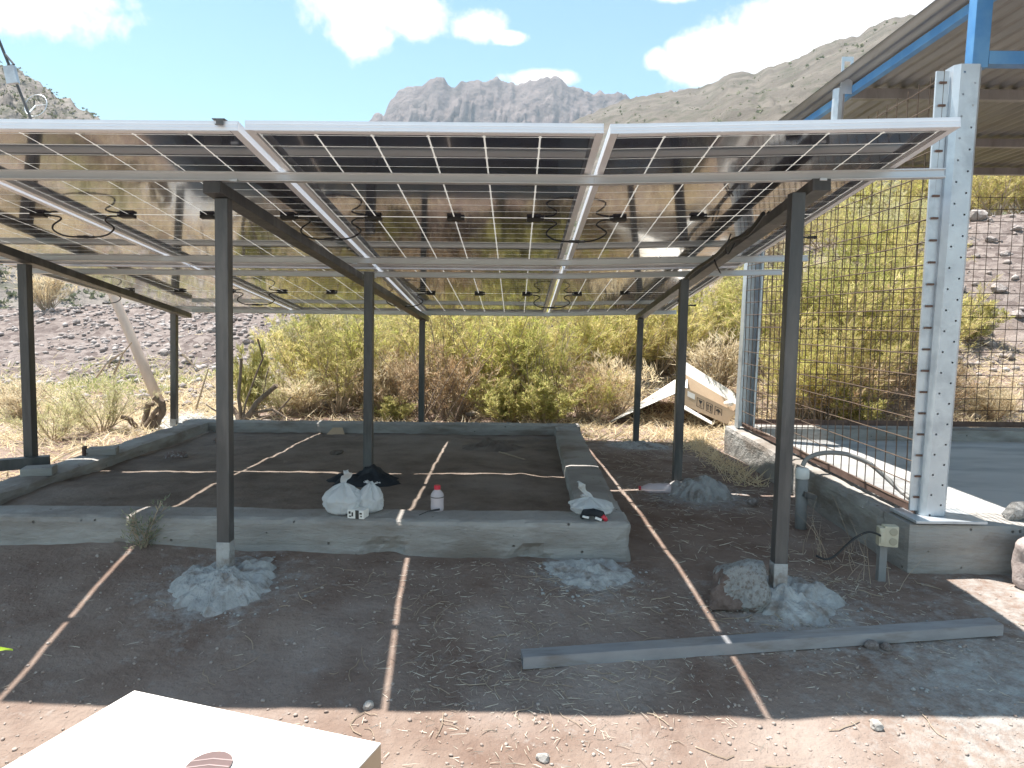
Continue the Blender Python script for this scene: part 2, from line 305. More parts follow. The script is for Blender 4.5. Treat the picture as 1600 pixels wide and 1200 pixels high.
def rough_box(x0, x1, y0, y1, z0, z1, step=.03, amp=.006, dents=(), seed=0, skew=None, drop=0, lines=()):
    """Cast concrete beam: a finely divided box, worn edges, uneven faces and broken spots."""
    nx = max(2, int((x1-x0)/step)); ny = max(2, int((y1-y0)/step)); nz_ = max(2, int((z1-z0)/step))
    bm = bmesh.new(); idx = {}
    def vert(i, j, k):
        if (i, j, k) not in idx:
            p = Vector((x0+(x1-x0)*i/nx, y0+(y1-y0)*j/ny, z0+(z1-z0)*k/nz_))
            n = Vector(((i == nx)-(i == 0), (j == ny)-(j == 0), (k == nz_)-(k == 0)))
            e = n.length_squared
            a = amp*(fbm(p.x*5+seed, p.y*5, p.z*5)+.5*fbm(p.x*22, p.y*22, p.z*22+seed))
            if e > 1: a -= amp*1.6 + amp*2.5*max(0, fbm(p.x*9, p.y*9+seed, p.z*9))
            q = p.copy()
            for c, r, dp in dents:
                dd = (p-Vector(c)).length/r + .45*fbm(p.x*14, p.y*14, p.z*14+3)
                if dd < 1: a -= dp*(1-dd)**.6
            if e == 1 and ny and lines:
                for zl in lines: a -= .005*max(0, 1-abs(p.z-zl-.006*fbm(p.x*3, 0, seed))/.016)
            q += n.normalized()*a if e else Vector((0, 0, 0))
            if skew: q.x += skew*(q.y-y0)
            q.z -= drop*(q.y-y0)
            idx[(i, j, k)] = bm.verts.new(q)
        return idx[(i, j, k)]
    for i in range(nx):
        for j in range(ny):
            bm.faces.new((vert(i, j, nz_), vert(i+1, j, nz_), vert(i+1, j+1, nz_), vert(i, j+1, nz_)))
    for k in range(nz_):
        for i in range(nx):
            bm.faces.new((vert(i, 0, k), vert(i+1, 0, k), vert(i+1, 0, k+1), vert(i, 0, k+1)))
            bm.faces.new((vert(i+1, ny, k), vert(i, ny, k), vert(i, ny, k+1), vert(i+1, ny, k+1)))
        for j in range(ny):
            bm.faces.new((vert(0, j+1, k), vert(0, j, k), vert(0, j, k+1), vert(0, j+1, k+1)))
            bm.faces.new((vert(nx, j, k), vert(nx, j+1, k), vert(nx, j+1, k+1), vert(nx, j, k+1)))
    m = MB(); bm.verts.index_update(); m.add([v.co for v in bm.verts], [[v.index for v in f.verts] for f in bm.faces]); bm.free(); return m

# ------------------------------------------------------------------ ground
def interp(x, xs, ys): return float(np.interp(x, xs, ys))
def ss(a, b, x):
    t = min(1, max(0, (x-a)/(b-a))); return t*t*(3-2*t)
GY = [-40, -10, 0, 1.4, 2.28, 2.55, 2.9, 3.33, 4.5, 5.5, 7.2, 8.0, 8.9]; GZ = [-4, -.9, -.14, .045, .19, .24, .31, .355, .37, .355, .31, .35, .47]
def ground_flat(x, y):
    z = interp(y, GY, GZ)
    z += -.022*max(-4, min(1.8, x))*ss(2.2, 3.4, y)
    rz = interp(x, [-40, -12, -7, 0, 5, 9, 20, 45], [1.3, 1.55, 1.85, 2.3, 3.1, 3.75, 5.0, 6.5])
    y0 = interp(x, [-12, -4, 3, 9], [9.6, 8.8, 8.4, 7.8]); y1 = interp(x, [-12, 0, 9], [16, 15.5, 14.2])
    t = (y-y0)/(y1-y0)
    if t > 0:
        s = min(1, t); e = s*s*(3-2*s)*.55 + s*.45
        z += (rz-.53)*e
        if t > 1: z -= (rz-.6)*ss(17, 34, y)
    return z
def ground_z(x, y):
    z = ground_flat(x, y)
    if y < 40:
        z += .022*fbm(x*.9, y*.9, 0, 3)*ss(-2, 1, y) + .007*fbm(x*5, y*5, 2, 4)
        b = ss(8.6, 10.5, y)
        if b: z += b*(.16*fbm(x*.5, y*.5, 5, 3) + .06*fbm(x*2.2, y*2.2, 6, 4))
    return z
def grow(a, step, lim, r=1.09):
    out = []; s = step
    while a < lim: s *= r; a += s; out.append(a)
    return out
def grid(name, xs, ys, fz, m, **k):
    V = [(x, y, fz(x, y)) for y in ys for x in xs]; nx = len(xs); ny = len(ys)
    i = np.arange(nx-1)[None, :] + nx*np.arange(ny-1)[:, None]; i = i.ravel()
    me = np_mesh(name, V, np.stack([i, i+1, i+1+nx, i+nx], 1)); me.shade_smooth()
    return tag(link(name, me, m), **k)
xs = np.linspace(-3.2, 3.2, 190).tolist(); xs = [-a for a in grow(3.2, .034, 1900, 1.075)][::-1] + xs + grow(3.2, .034, 1900, 1.075)
ys = np.linspace(1.2, 9.0, 200).tolist(); ys = [1.2-a for a in grow(0, .04, 300, 1.12)][::-1] + ys + np.linspace(9.08, 17, 100).tolist() + grow(17, .08, 1900, 1.09)
def gz_sheet(x, y):
    z = ground_z(x, y)
    if -2.75-.08*(y-3.5) < x < .5 and 3.42 < y < 6.98: z = .18
    if 2.0 < x < 6.9 and 3.42 < y < 6.4: z = .3
    return z
DUST = [(-1.27, 2.96, .27, .55), (1.2, 2.9, .30, .6), (1.24, 4.7, .34, .9), (1.22, 6.85, .35, .8), (-3.35, 7.3, .6, .9), (.36, 3.14, .22, .6), (1.75, 2.4, .5, .50), (2.1, 2.1, .4, .35), (2.45, 2.95, .5, .45)]
def dust_at(x, y):
    return max(a*math.exp(-((x-cx)**2+(y-cy)**2)/(r*r)) for cx, cy, r, a in DUST)
def add_dust(me, f):
    at = me.attributes.new('dust', 'FLOAT', 'POINT'); at.data.foreach_set('value', np.array([f(v.co, i) for i, v in enumerate(me.vertices)], np.float32))
gsheet = grid('ground', xs, ys, gz_sheet, MT['soil'], kind='structure')
add_dust(gsheet.data, lambda c, i: dust_at(c.x, c.y))
at = gsheet.data.attributes.new('bank', 'FLOAT', 'POINT')
at.data.foreach_set('value', np.array([ss(9.2, 10.4, v.co.y+1.2*fbm(v.co.x*.6, v.co.y*.6, 3)) if v.co.y > 7 else 0 for v in gsheet.data.vertices], np.float32))
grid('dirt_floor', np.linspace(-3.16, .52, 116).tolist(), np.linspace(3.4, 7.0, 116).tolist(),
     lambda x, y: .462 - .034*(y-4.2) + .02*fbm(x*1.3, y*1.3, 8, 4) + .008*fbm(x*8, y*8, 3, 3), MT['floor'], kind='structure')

# ------------------------------------------------------------------ hills and mountain
def hill(name, pts, rf, rc, m, nA=220, nR=60, amp=.02, jag=.004, gully=0, zf=.4, freq=1.0, power=1.0, label=None):
    pxs = np.linspace(pts[0][0], pts[-1][0], nA); pys = np.interp(pxs, [p[0] for p in pts], [p[1] for p in pts])
    V = []; rows = nR+14
    for k in range(rows):
        for a in range(nA):
            d = ray(pxs[a], pys[a]); h = sqrt(d.x*d.x+d.y*d.y); ux, uy, tn = d.x/h, d.y/h, d.z/h
            c = rc(pxs[a]) if callable(rc) else rc
            zc = CZ + tn*c
            if k <= nR:
                t = k/nR; r = rf+(c-rf)*t; z = zf+(zc-zf)*t**power
                w = sin(pi*min(1, t*1.0))*.9 + .1*t
            else:
                q = (k-nR)/14; t = 1; r = c*(1+.5*q); z = zc+(zf-zc)*q*q*(3-2*q); w = .3
            X, Y = ux*r, uy*r; f = freq/c*22
            n1 = fbm(X*f*.5, Y*f*.5, 1.3, 5); n2 = abs(fbm(X*f*1.6, Y*f*1.6, 4.1, 4))
            z += c*amp*w*(n1-.5*n2)
            if gully:
                wq = 1.6*fbm(pxs[a]*.012, t*2.5, 2, 4); g = abs(noise.noise(Vector((pxs[a]*.022*freq+wq+t*.8, t*2.2, 7)))) + .5*abs(fbm(pxs[a]*.05*freq+wq*2, t*5, 9, 5))
                sh = c*gully*g*sin(pi*t)**.7; X -= ux*(-sh); Y -= uy*(-sh); z -= sh*.25
            if .75 < t: z += c*jag*fbm(pxs[a]*.06, t*6, 3, 6)*ss(.75, 1, t)
            V.append((X, Y, max(z, -3)))
    i = (np.arange(nA-1)[None, :] + nA*np.arange(rows-1)[:, None]).ravel()
    me = np_mesh(name, V, np.stack([i, i+1, i+1+nA, i+nA], 1)); me.shade_smooth()
    o = link(name, me, m); tag(o, kind='structure'); return o, V
hm1 = mat('hill_soil', (.105, .092, .078), (.175, .153, .13), .05, .95, spec=.1, c3=(.085, .085, .062), s3=.12, bump=.9, bscale=.6, detail=10)
hm2 = mat('left_hill_soil', (.17, .15, .135), (.25, .225, .205), .07, .95, spec=.1, c3=(.12, .12, .095), s3=.16, bump=1.2, bscale=.4, detail=10)
mm = mat('mountain_rock', (.13, .105, .10), (.20, .165, .155), .012, .95, spec=.1, c3=(.10, .085, .08), s3=.02, bump=10, bscale=.05, detail=12)
hill('mountain', [(430, 260), (500, 215), (560, 196), (578, 185), (590, 172), (600, 182), (610, 158), (625, 143), (640, 133), (660, 131), (672, 121), (684, 119), (700, 130), (740, 126), (765, 123), (790, 126),
                  (830, 125), (850, 121), (868, 118), (885, 130), (905, 136), (930, 139), (945, 138), (955, 144), (965, 136), (975, 147), (1000, 148), (1080, 142), (1150, 130), (1200, 110), (1260, 100), (1400, 70)],
     900, 1500, mm, nA=420, nR=80, amp=.055, jag=.006, gully=.03, freq=1.3, power=1.2)
hill('hillside', [(560, 330), (700, 262), (820, 215), (880, 196), (920, 178), (960, 162), (990, 152), (1030, 146), (1080, 139), (1110, 132), (1125, 124), (1140, 113), (1165, 112), (1185, 114), (1200, 104), (1240, 94),
                  (1280, 72), (1310, 62), (1340, 55), (1385, 30), (1400, 26), (1440, 20), (1480, 6), (1600, -35), (1800, -90), (2200, -160)],
     70, lambda px: float(np.interp(px, [560, 900, 1200, 1600, 2200], [700, 520, 420, 340, 300])), hm1, nA=380, nR=90, amp=.012, jag=.003, gully=.006, freq=.8)
lh, LV = hill('left_hillside', [(-700, -120), (-300, -20), (-60, 72), (0, 97), (25, 104), (40, 112), (60, 126), (85, 143), (110, 157), (130, 171), (150, 183), (220, 232), (320, 310), (430, 400), (520, 488)],
              115, lambda px: float(np.interp(px, [-700, 0, 520], [300, 280, 220])), hm2, nA=260, nR=80, amp=.03, jag=.006, gully=.03, freq=1.5)

# scrub dotted over the hills, far off and beyond counting
def sphere_clump(n, r, rs):
    return None
def scatter_clumps(name, pos, size, m, seed=1, leaves=16):
    rng = np.random.default_rng(seed); P = np.repeat(np.asarray(pos), leaves, 0); n = len(P); s = np.repeat(np.asarray(size), leaves)
    off = rng.normal(size=(n, 3)); off /= np.linalg.norm(off, axis=1)[:, None]; off *= (rng.random(n)**.4)[:, None]; off[:, 2] = np.abs(off[:, 2])
    c = P + off*s[:, None]*np.array([.55, .55, .6]); a = rng.normal(size=(n, 3)); b = rng.normal(size=(n, 3))
    a *= (s*.17)[:, None]; b *= (s*.17)[:, None]
    V = np.stack([c-a, c+b, c+a, c-b], 1).reshape(-1, 3); Fc = np.arange(4*n).reshape(-1, 4)
    o = link(name, np_mesh(name, V, Fc), m); tag(o, kind='stuff'); return o
def hill_points(obj, n, seed, rmax, rmin=0):
    me = obj.data; co = np.empty(len(me.vertices)*3, np.float32); me.vertices.foreach_get('co', co); co = co.reshape(-1, 3)
    rng = np.random.default_rng(seed); co = co[(co[:, 2] > -1) & (np.linalg.norm(co[:, :2], axis=1) < rmax) & (np.linalg.norm(co[:, :2], axis=1) > rmin)]
    i = rng.integers(0, len(co), n); P = co[i] + rng.normal(size=(n, 3))*np.array([1.2, 1.2, .05]); P = P[np.abs(P[:, 0]) < .95*P[:, 1]]; f = 22/np.hypot(P[:, 0], P[:, 1]).mean(); k = np.array([fbm(p[0]*f*1.6, p[1]*f*1.6, 3, 4)+.18*rng.normal() > -.02 for p in P]); return P[k]
P = hill_points(lh, 26000, 3, 290, 90); scatter_clumps('left_hill_scrub', P, RNG.uniform(.3, 1.0, len(P)), MT['scrub'], 5, 12)
P = hill_points(bpy.data.objects['hillside'], 5200, 4, 480); scatter_clumps('hillside_scrub', P, .3+1.9*RNG.random(len(P))**4, MT['scrub'], 6, 12)

# ------------------------------------------------------------------ haze
hz = MB(); hz.box((0, 300, 250), (4400, 4800, 520))
hm = bpy.data.materials.new('haze_air'); hm.use_nodes = True; N = hm.node_tree.nodes; N.remove(N['Principled BSDF'])
pv = N.new('ShaderNodeVolumePrincipled'); pv.inputs['Color'].default_value = (.74, .86, 1, 1); pv.inputs['Density'].default_value = .0002
pv.inputs['Anisotropy'].default_value = .0
hm.node_tree.links.new(pv.outputs[0], N['Material Output'].inputs['Volume'])
tag(hz.build('haze', hm), kind='stuff')

# ------------------------------------------------------------------ concrete curb round the dirt floor
curb = thing('concrete_curb', (-1.2, 3.4, .35), 'low weathered concrete curb framing the shaded dirt floor', 'low wall')
rough_box(-3.08, .57, 3.30, 3.52, .2, .537, .025, .006, [((-.62, 3.30, .36), .10, .05), ((.08, 3.30, .33), .09, .05), ((.57, 3.30, .45), .06, .02), ((-1.9, 3.30, .34), .1, .03)], 1, lines=(.415,)).build('front_beam', MT['concrete'], curb)
rough_box(-3.03, -2.79, 3.522, 6.90, .3, .545, .04, .007, [], 2, skew=-.08, drop=.021).build('side_beam', MT['concrete'], curb)
rough_box(.318, .558, 3.522, 6.90, .3, .539, .035, .005, [((.318, 6.7, .5), .12, .04)], 3, skew=.022, drop=.021).build('side_beam', MT['concrete'], curb)
rough_box(-3.34, .66, 6.902, 7.10, .2, .474, .04, .006, [], 4).build('back_beam', MT['concrete'], curb)

# ------------------------------------------------------------------ the steel frame of the solar canopy
T = radians(7)
U = Vector((0, cos(T), -sin(T))); NN = Vector((0, sin(T), cos(T)))
PE = Vector((0, 2.671, 2.179)) - U*.132       # near edge of the array, under the glass
BENDX, BEND = .315, radians(1.6)
def ap(x, s, off=0):                           # point of the array: x across, s metres from the near edge, off below the glass
    p = PE + U*s - NN*off; p.x = x
    p.z += max(0, x-BENDX)*math.tan(BEND)
    return p
def on_array(px, py, off):
    d = ray(px, py); p0 = PE-NN*off; t = (p0-Vector((0, 0, CZ))).dot(NN)/d.dot(NN); q = Vector((0, 0, CZ))+d*t
    return q.x, (q-p0).dot(U)
frame = thing('canopy_frame', (-1, 4.6, .45), 'dark square steel posts and beams with aluminium rails carrying the solar panels', 'steel frame')
PW = .056
def under(px, py, Y): return at_y(px, py, Y).x
posts = [(under(349, 300, 3.03), 3.03, 2.01, under(352, 880, 3.03), 3.03, .30), (under(1245, 296, 2.97), 2.97, 2.045, under(1214, 935, 2.95), 2.95, .24), (-3.105, 4.43, 1.83, -3.131, 4.43, .36), (-.961, 4.584, 1.813, -.98, 4.584, .40), (1.142, 4.811, 1.80, 1.134, 4.811, .30),
         (under(272, 480, 7.0), 7.0, 1.55, under(272, 665, 7.0), 7.0, .34), (under(660, 490, 7.16), 7.16, 1.535, under(658, 662, 7.16), 7.16, .27), (under(1001, 492, 7.05), 7.05, 1.545, under(993, 688, 7.05), 7.05, .25), (-3.13, 2.85, 2.02, -3.16, 2.85, .25)]
for k, (x, y, z, xb, yb, zb) in enumerate(posts):
    m = MB(); w = PW if k < 2 else .058
    m.bar((xb, yb, zb), (x, y, z), w, w, Vector((0, 1, 0)), .004); po = m.build('post', MT['steel'], frame)
    if k in (0, 1, 5):
        m = MB(); h = .13 if k < 2 else .09; g0 = {0: .35, 1: .31, 5: .36}[k]; h += .035
        a = Vector((xb, yb, g0)); b = Vector((x, y, z)); q = a+(b-Vector((xb, yb, zb))).normalized()*h
        m.bar(a, q, w+.004, w+.004, Vector((0, 1, 0)), .004); m.build('cement_smear', MT['cement'], frame)
def beam_between(pts, w=.075, h=.05):
    m = MB()
    for a, b in zip(pts, pts[1:]): m.bar(a, b, w, h, NN, .003)
    m.build('beam', MT['steel'], frame)
BO = .075+.025
beam_between([ap(-2.93, .25, BO), ap(-3.36, 4.66, BO)])
beam_between([ap(-1.27, .42, BO), ap(-.94, 4.74, BO)])
beam_between([ap(1.245, .40, BO), ap(1.25, 4.66, BO)])
RS = [on_array(800, py, .055)[1] for py in (281, 410, 431)] + [4.62]
RX = [(-4.2, 1.76), (-3.95, 1.89), (-3.6, 1.90), (-3.3, 1.62)]
for s, (x0, x1) in zip(RS, RX):                # C rail with a groove along its face
    m = MB()
    for xa, xb in ((x0, BENDX), (BENDX, x1)):
        a, b = ap(xa, s, .0555), ap(xb, s, .0555)
        m.bar(a, b, .022, .037, NN, .002)
        for o2 in (.039, .072):
            m.bar(ap(xa, s-.012, o2), ap(xb, s-.012, o2), .014, .006, NN, .0015)
    m.build('rail', MT['rail'], frame)
for s in RS:                                   # a bolt where each rail meets a beam
    for bx in (-1.25+.07*s, 1.2):
        m = MB(); m.box(ap(bx+.05, s-.03, .078), (.03, .02, .012), None, .002); m.build('bolt', MT['galv'], frame)

# ------------------------------------------------------------------ solar panels
PWD, PLN = 1.303, 2.384
def make_panel():
    root = thing('solar_panel', (0, 0, 0), 'panel', 'solar panel'); root['_o'] = (0, 0, 0)
    hw, hl = PWD/2, PLN/2
    m = MB(); t = .0018
    for sx in (-1, 1):                         # frame: outer web, glass channel, inner flange
        m.box((sx*(hw-t/2), 0, -.0125), (t, PLN, .035)); m.box((sx*(hw-.015), 0, -.029), (.027, PLN-.004, .002)); m.box((sx*(hw-.006), 0, .0042), (.008, PLN-.004, .0016)); m.box((sx*(hw-.008), 0, -.0035), (.012, PLN-.004, .0016))
    for sy in (-1, 1):
        m.box((0, sy*(hl-t/2), -.0125), (PWD-2*t-.0006, t, .0346)); m.box((0, sy*(hl-.015), -.0308), (PWD-.06, .025, .0014)); m.box((0, sy*(hl-.006), .0046), (PWD-.02, .008, .0012)); m.box((0, sy*(hl-.008), -.0031), (PWD-.03, .012, .0012))
        for zz in (-.008, -.019): m.box((0, sy*(hl+.0006), zz), (PWD-.006, .0012, .0022))
    m.build('frame', MT['alu'], root)
    m = MB(); m.box((0, 0, .0005), (PWD-.006, PLN-.006, .003)); m.build('glass_sheet', MT['glass'], root)
    cw, ch, px, py = .2056, .1026, .2125, .1073
    c = MB(); k = .006; hx, hy = cw/2, ch/2
    ring = [(-hx+k, -hy), (hx-k, -hy), (hx, -hy+k), (hx, hy-k), (hx-k, hy), (-hx+k, hy), (-hx, hy-k), (-hx, -hy+k)]
    c.add([(x, y, 0) for x, y in ring] + [(x, y, .0004) for x, y in ring], [tuple(range(8))[::-1]] + [(i, (i+1) % 8, 8+(i+1) % 8, 8+i) for i in range(8)])
    c0 = c.build('cell', MT['cell'], root); first = True
    for i in range(6):
        for j in range(22):
            o = c0 if first else c0.copy()
            if not first: COL.objects.link(o)
            first = False; o.parent = root
            o.location = ((i-2.5)*px, (j-10.5)*py + (.006 if j > 10 else -.006), -.0018)
    for q, bx in enumerate((-.43, 0, .43)):
        b = MB(); b.box((bx, 0, -.0115), (.075, .036, .018), None, .003); b.box((bx+(.045 if bx >= 0 else -.045), .002, -.009), (.022, .022, .012), None, .002)
        jb = b.build('junction_box', MT['black'], root)
        if bx:
            s = 1 if bx > 0 else -1
            if s > 0: path = [(.49, 0, -.012), (.535, .004, -.018), (.552, -.012, -.036), (.512, -.006, -.062), (.50, .01, -.085), (.535, .018, -.108), (.58, .02, -.118), (.622, .02, -.119)]
            else: path = [(-.49, 0, -.012), (-.53, -.006, -.016), (-.558, .01, -.034), (-.52, .012, -.06), (-.505, 0, -.082), (-.54, .014, -.104), (-.585, .02, -.116), (-.622, .02, -.119)]
            P_ = [Vector(p) for p in path]; sm = []
            for i in range(len(P_)-1):
                a = P_[max(0, i-1)]; b_ = P_[i]; c_ = P_[i+1]; d_ = P_[min(len(P_)-1, i+2)]
                for u_ in (0, .25, .5, .75): sm.append(.5*((2*b_)+(c_-a)*u_+(2*a-5*b_+4*c_-d_)*u_*u_+(3*b_-a-3*c_+d_)*u_**3))
            sm.append(P_[-1])
            b = MB(); b.tube(sm, .0046, 6); b.build('cable', MT['black'], jb)
            b = MB(); e = P_[-1]; b.tube([e, e+Vector((s*.035, 0, 0)), e+Vector((s*.036, 0, 0)), e+Vector((s*.05, 0, 0))], [.0075, .0075, .010, .007], 8); b.build('connector', MT['black'], jb)
    return root
panel = make_panel()
BX = [-3.66, -2.295, -.982, .315, 1.575]; SY = 1.02
ROWN = ['front row', 'back row']
PLAB = [['front row solar panel at the far left of the canopy, cropped by the picture edge', 'front row solar panel left of the front post, over the weed on the curb', 'front row solar panel above the white bags, between the two long frame seams', 'front row solar panel at the right end, beside the galvanised column'],
        ['back row solar panel at the left corner, over the leaning pale pole', 'back row solar panel over the stump, left of the middle beam', 'back row solar panel over the middle bushes, right of the middle beam', 'back row solar panel at the right corner, above the cardboard cartons']]
first = True
for r in range(2):
    for c in range(4):
        o = panel if first else copy_tree(panel); first = False
        w = BX[c+1]-BX[c]-.027; s0 = r*(PLN*SY+.032); sm = s0+PLN*SY/2; xm = (BX[c]+BX[c+1])/2
        jit = {2: -.004, 1: .002}.get(c, 0)
        loc = ap(xm, sm+jit, 0)
        b = BEND if c == 3 else 0
        ex = Vector((cos(b), 0, sin(b))); ez = ex.cross(U).normalized(); ey = ez.cross(ex)
        Mx = Matrix((ex, ey, ez)).transposed().to_4x4()
        o.matrix_world = Matrix.Translation(loc) @ Mx @ Matrix.Diagonal((w/PWD, SY, 1, 1))
        o['label'] = PLAB[r][c]; o['group'] = 'solar panels of the canopy'
clip = MB(); c0 = ap(-1.062, 0, -.006)
clip.box(c0+Vector((0, .012, .003)), (.045, .04, .004), None, .001); clip.box(c0+Vector((.006, -.009, -.008)), (.026, .004, .022), None, .001); clip.box(c0+Vector((.006, -.016, -.019)), (.026, .012, .003), None, .001)
tag(clip.build('end_clamp', MT['steel']), 'small dark clamp gripping the near edge of the solar panels', 'clamp')

# ------------------------------------------------------------------ footings
def mound(name, c, R, h, label, cat='footing', group=None, seed=0, m='cement', ex=1.0, fall=1.6):
    cx, cy = c; n = 96; k = 28; V = [(cx, cy, ground_z(cx, cy)+h)]; Fq = []
    for i in range(1, k+1):
        for j in range(n):
            a = 2*pi*j/n; t = i/k; rr = R*(1+.34*fbm(cos(a)*1.5+seed, sin(a)*1.5, seed, 4)+.10*fbm(cos(a)*6, sin(a)*6+seed, seed, 3)*t)*t
            x, y = cx+cos(a)*rr*ex, cy+sin(a)*rr
            z = ground_z(x, y) + h*(1-t**3.2)*(.66+.34*(1-t)**2)*(1+.5*fbm(x*7, y*7, seed)) + .016*max(-.2, fbm(x*13, y*13, seed+4, 2))*(1-t**4) + .020*(1-t**3)*max(-.4, fbm(x*16, y*16, seed+2, 5)) + .010*fbm(x*40, y*40, seed, 3)*(1-t) + .006 - .03*t**9
            V.append((x, y, z))
    me = bpy.data.meshes.new(name); fs = [(0, 1+j, 1+(j+1) % n) for j in range(n)]
    fs += [(1+(i-1)*n+j, 1+i*n+j, 1+i*n+(j+1) % n, 1+(i-1)*n+(j+1) % n) for i in range(1, k) for j in range(n)]
    me.from_pydata(V, [], fs); me.update()
    add_dust(me, lambda c, i: max(dust_at(c.x, c.y), 1.3-.85*(((i-1)//n+1)/k)**3 if i else 1.3))
    o = link(name, me, MT['cement']); return tag(o, label, cat, group)
mound('concrete_footing', (-1.27, 2.98), .23, .062, 'lumpy grey concrete footing round the foot of the left front post', seed=1, group='concrete post footings')
mound('concrete_footing', (1.20, 2.97), .20, .062, 'pale crumbly concrete footing round the foot of the right front post, beside the rock', seed=5, group='concrete post footings', ex=1.25)
mound('concrete_footing', (1.27, 4.70), .23, .11, 'heaped grey concrete footing of the right middle post, by the lying bottle', seed=9, group='concrete post footings')
mound('concrete_footing', (1.22, 6.85), .32, .03, 'flat grey concrete footing of the right back post', seed=12, group='concrete post footings')
mound('concrete_footing', (-3.35, 7.25), .45, .05, 'sunlit white concrete footing behind the stump at the left back post', seed=15, group='concrete post footings')
mound('cement_spill', (.36, 3.17), .17, .02, 'crumbled grey cement spilled below the right end of the curb', 'cement', seed=18, ex=1.3)

# ------------------------------------------------------------------ open shed on its plinth
plinth = thing('shed_plinth', (2, 3.4, .3), 'rough concrete plinth under the open shed, sunlit on top', 'plinth')
rough_box(1.90, 7.0, 3.29, 3.54, .18, .552, .035, .005, [((2.95, 3.29, .42), .07, .06), ((2.15, 3.29, .40), .09, .012), ((2.3, 3.29, .48), .05, .01), ((2.75, 3.29, .37), .08, .02)], 5, lines=(.40, .50)).build('front_beam', MT['concrete'], plinth)
rough_box(1.90, 2.17, 3.542, 6.6, .2, .550, .04, .009, [], 6, skew=.028).build('side_beam', MT['concrete'], plinth)
rough_box(2.26, 7.0, 6.34, 6.6, .2, .556, .05, .005, [], 7).build('back_beam', MT['concrete'], plinth)
sl = rough_box(2.16, 7.0, 3.538, 6.345, .35, .455, .08, .002, [], 8); tag(sl.build('slab', MT['slab']), kind='structure')

shed = thing('open_shed', (2.05, 3.4, .55), 'open shed with corrugated roof, blue beams and perforated galvanised columns', 'shed')
def perforated_column(base, top, w, dp, holes=True, pitch=.1):
    """Folded sheet column: front face, chamfer, sides; holes are real openings."""
    base = Vector(base); top = Vector(top); m = MB()
    prof = [(-.5*w, dp), (-.5*w, .022), (-.5*w+.022, 0), (.5*w-.026, 0), (.5*w, .03), (.5*w, dp)]   # x, y(depth)
    Lz = (top-base).length; nz_ = int(Lz/.0083)
    d = (top-base)/nz_
    def P(i, k): return base + d*k + Vector((prof[i][0], prof[i][1], 0))
    def strip(a, b, cols, hole):
        vs = []; nc = len(cols)
        for k in range(nz_+1):
            for cc in cols: vs.append(P(a, k).lerp(P(b, k), cc))
        fs = []
        for k in range(nz_):
            for q in range(nc-1):
                if hole and hole(q, k): continue
                fs.append((k*nc+q, k*nc+q+1, (k+1)*nc+q+1, (k+1)*nc+q))
        m.add(vs, fs)
    per = max(2, int(pitch/.0083))
    strip(0, 1, [0, .46, .56, 1], (lambda q, k: q == 1 and k % per == 2) if holes else None)
    strip(1, 2, [0, 1], None)
    strip(2, 3, [0, .16, .26, .74, .84, 1], (lambda q, k: (q == 1 and k % per == 0) or (q == 3 and k % per == per//2)) if holes else None)
    strip(3, 4, [0, 1], None); strip(4, 5, [0, 1], None); strip(0, 5, [0, 1], None)
    return m
perforated_column((2.06, 3.355, .575), (2.09, 3.355, 2.71), .135, .10).build('column', MT['galv'], shed)
m = MB(); m.box((2.09, 3.39, .5665), (.34, .24, .014), None, .002); m.build('base_plate', MT['galv'], shed)
m = MB(); m.box((1.985, 3.40, 1.64), (.06, .012, 2.1), None, .002); m.build('column_flange', MT['galv'], shed)
m = MB(); a_, b_ = Vector((2.095, 6.33, .56)), Vector((2.145, 6.33, 3.05))
m.bar(a_+Vector((0, .05, 0)), b_+Vector((0, .05, 0)), .15, .004, Vector((0, 1, 0)), 0)
for sx in (-1, 1):
    m.bar(a_+Vector((sx*.073, 0, 0)), b_+Vector((sx*.073, 0, 0)), .004, .098, Vector((0, 1, 0)), 0); m.bar(a_+Vector((sx*.064, -.047, 0)), b_+Vector((sx*.064, -.047, 0)), .018, .004, Vector((0, 1, 0)), 0)
m.build('column', MT['galv'], shed)
perforated_column((6.6, 3.355, .56), (6.6, 3.355, 3.05), .15, .10).build('column', MT['galv'], shed)
perforated_column((6.6, 6.3, .56), (6.6, 6.3, 3.05), .15, .10).build('column', MT['galv'], shed)
perforated_column((2.155, 4.86, 2.45), (2.17, 4.86, 3.09), .075, .05).build('hanger', MT['galv'], shed)
m = MB()                                       # slotted plate standing above the rake
for bx in ((-.03, 0), (.03, 0)): m.box((2.20+bx[0], 4.86, 3.17), (.018, .004, .24))
m.box((2.20, 4.86, 3.275), (.042, .004, .03)); m.box((2.20, 4.86, 3.12), (.042, .004, .14)); m.build('slotted_plate', MT['galv'], shed)
RZ = 3.12
for k in range(20):                            # rusty clips tying the mesh to the flange
    m = MB(); m.box((1.985, 3.389, .66+.104*k), (.034, .008, .010), None, .002); m.build('wire_clip', MT['rustbar'], shed)
m = MB(); m.bar((2.26, 2.3, RZ-.04), (2.26, 7.4, RZ-.04), .045, .05); m.build('rafter', MT['blue'], shed)
m = MB(); m.bar((6.6, 2.3, RZ-.045), (6.6, 7.4, RZ-.045), .06, .075); m.build('rafter', MT['blue'], shed)
m = MB(); m.bar((2.14, 3.40, 2.70), (2.145, 3.40, RZ-.085), .075, .06, Vector((0, 1, 0))); m.build('blue_post', MT['blue'], shed)
m = MB(); m.bar((2.18, 3.40, 2.745), (7.0, 3.40, 2.745), .06, .06); m.build('tie_beam', MT['blue'], shed)
for Y in (4.95, 6.2, 7.3):
    m = MB(); m.bar((2.27, Y, RZ-.045), (7.0, Y, RZ-.045), .05, .07); m.build('purlin', MT['sheet'], shed)
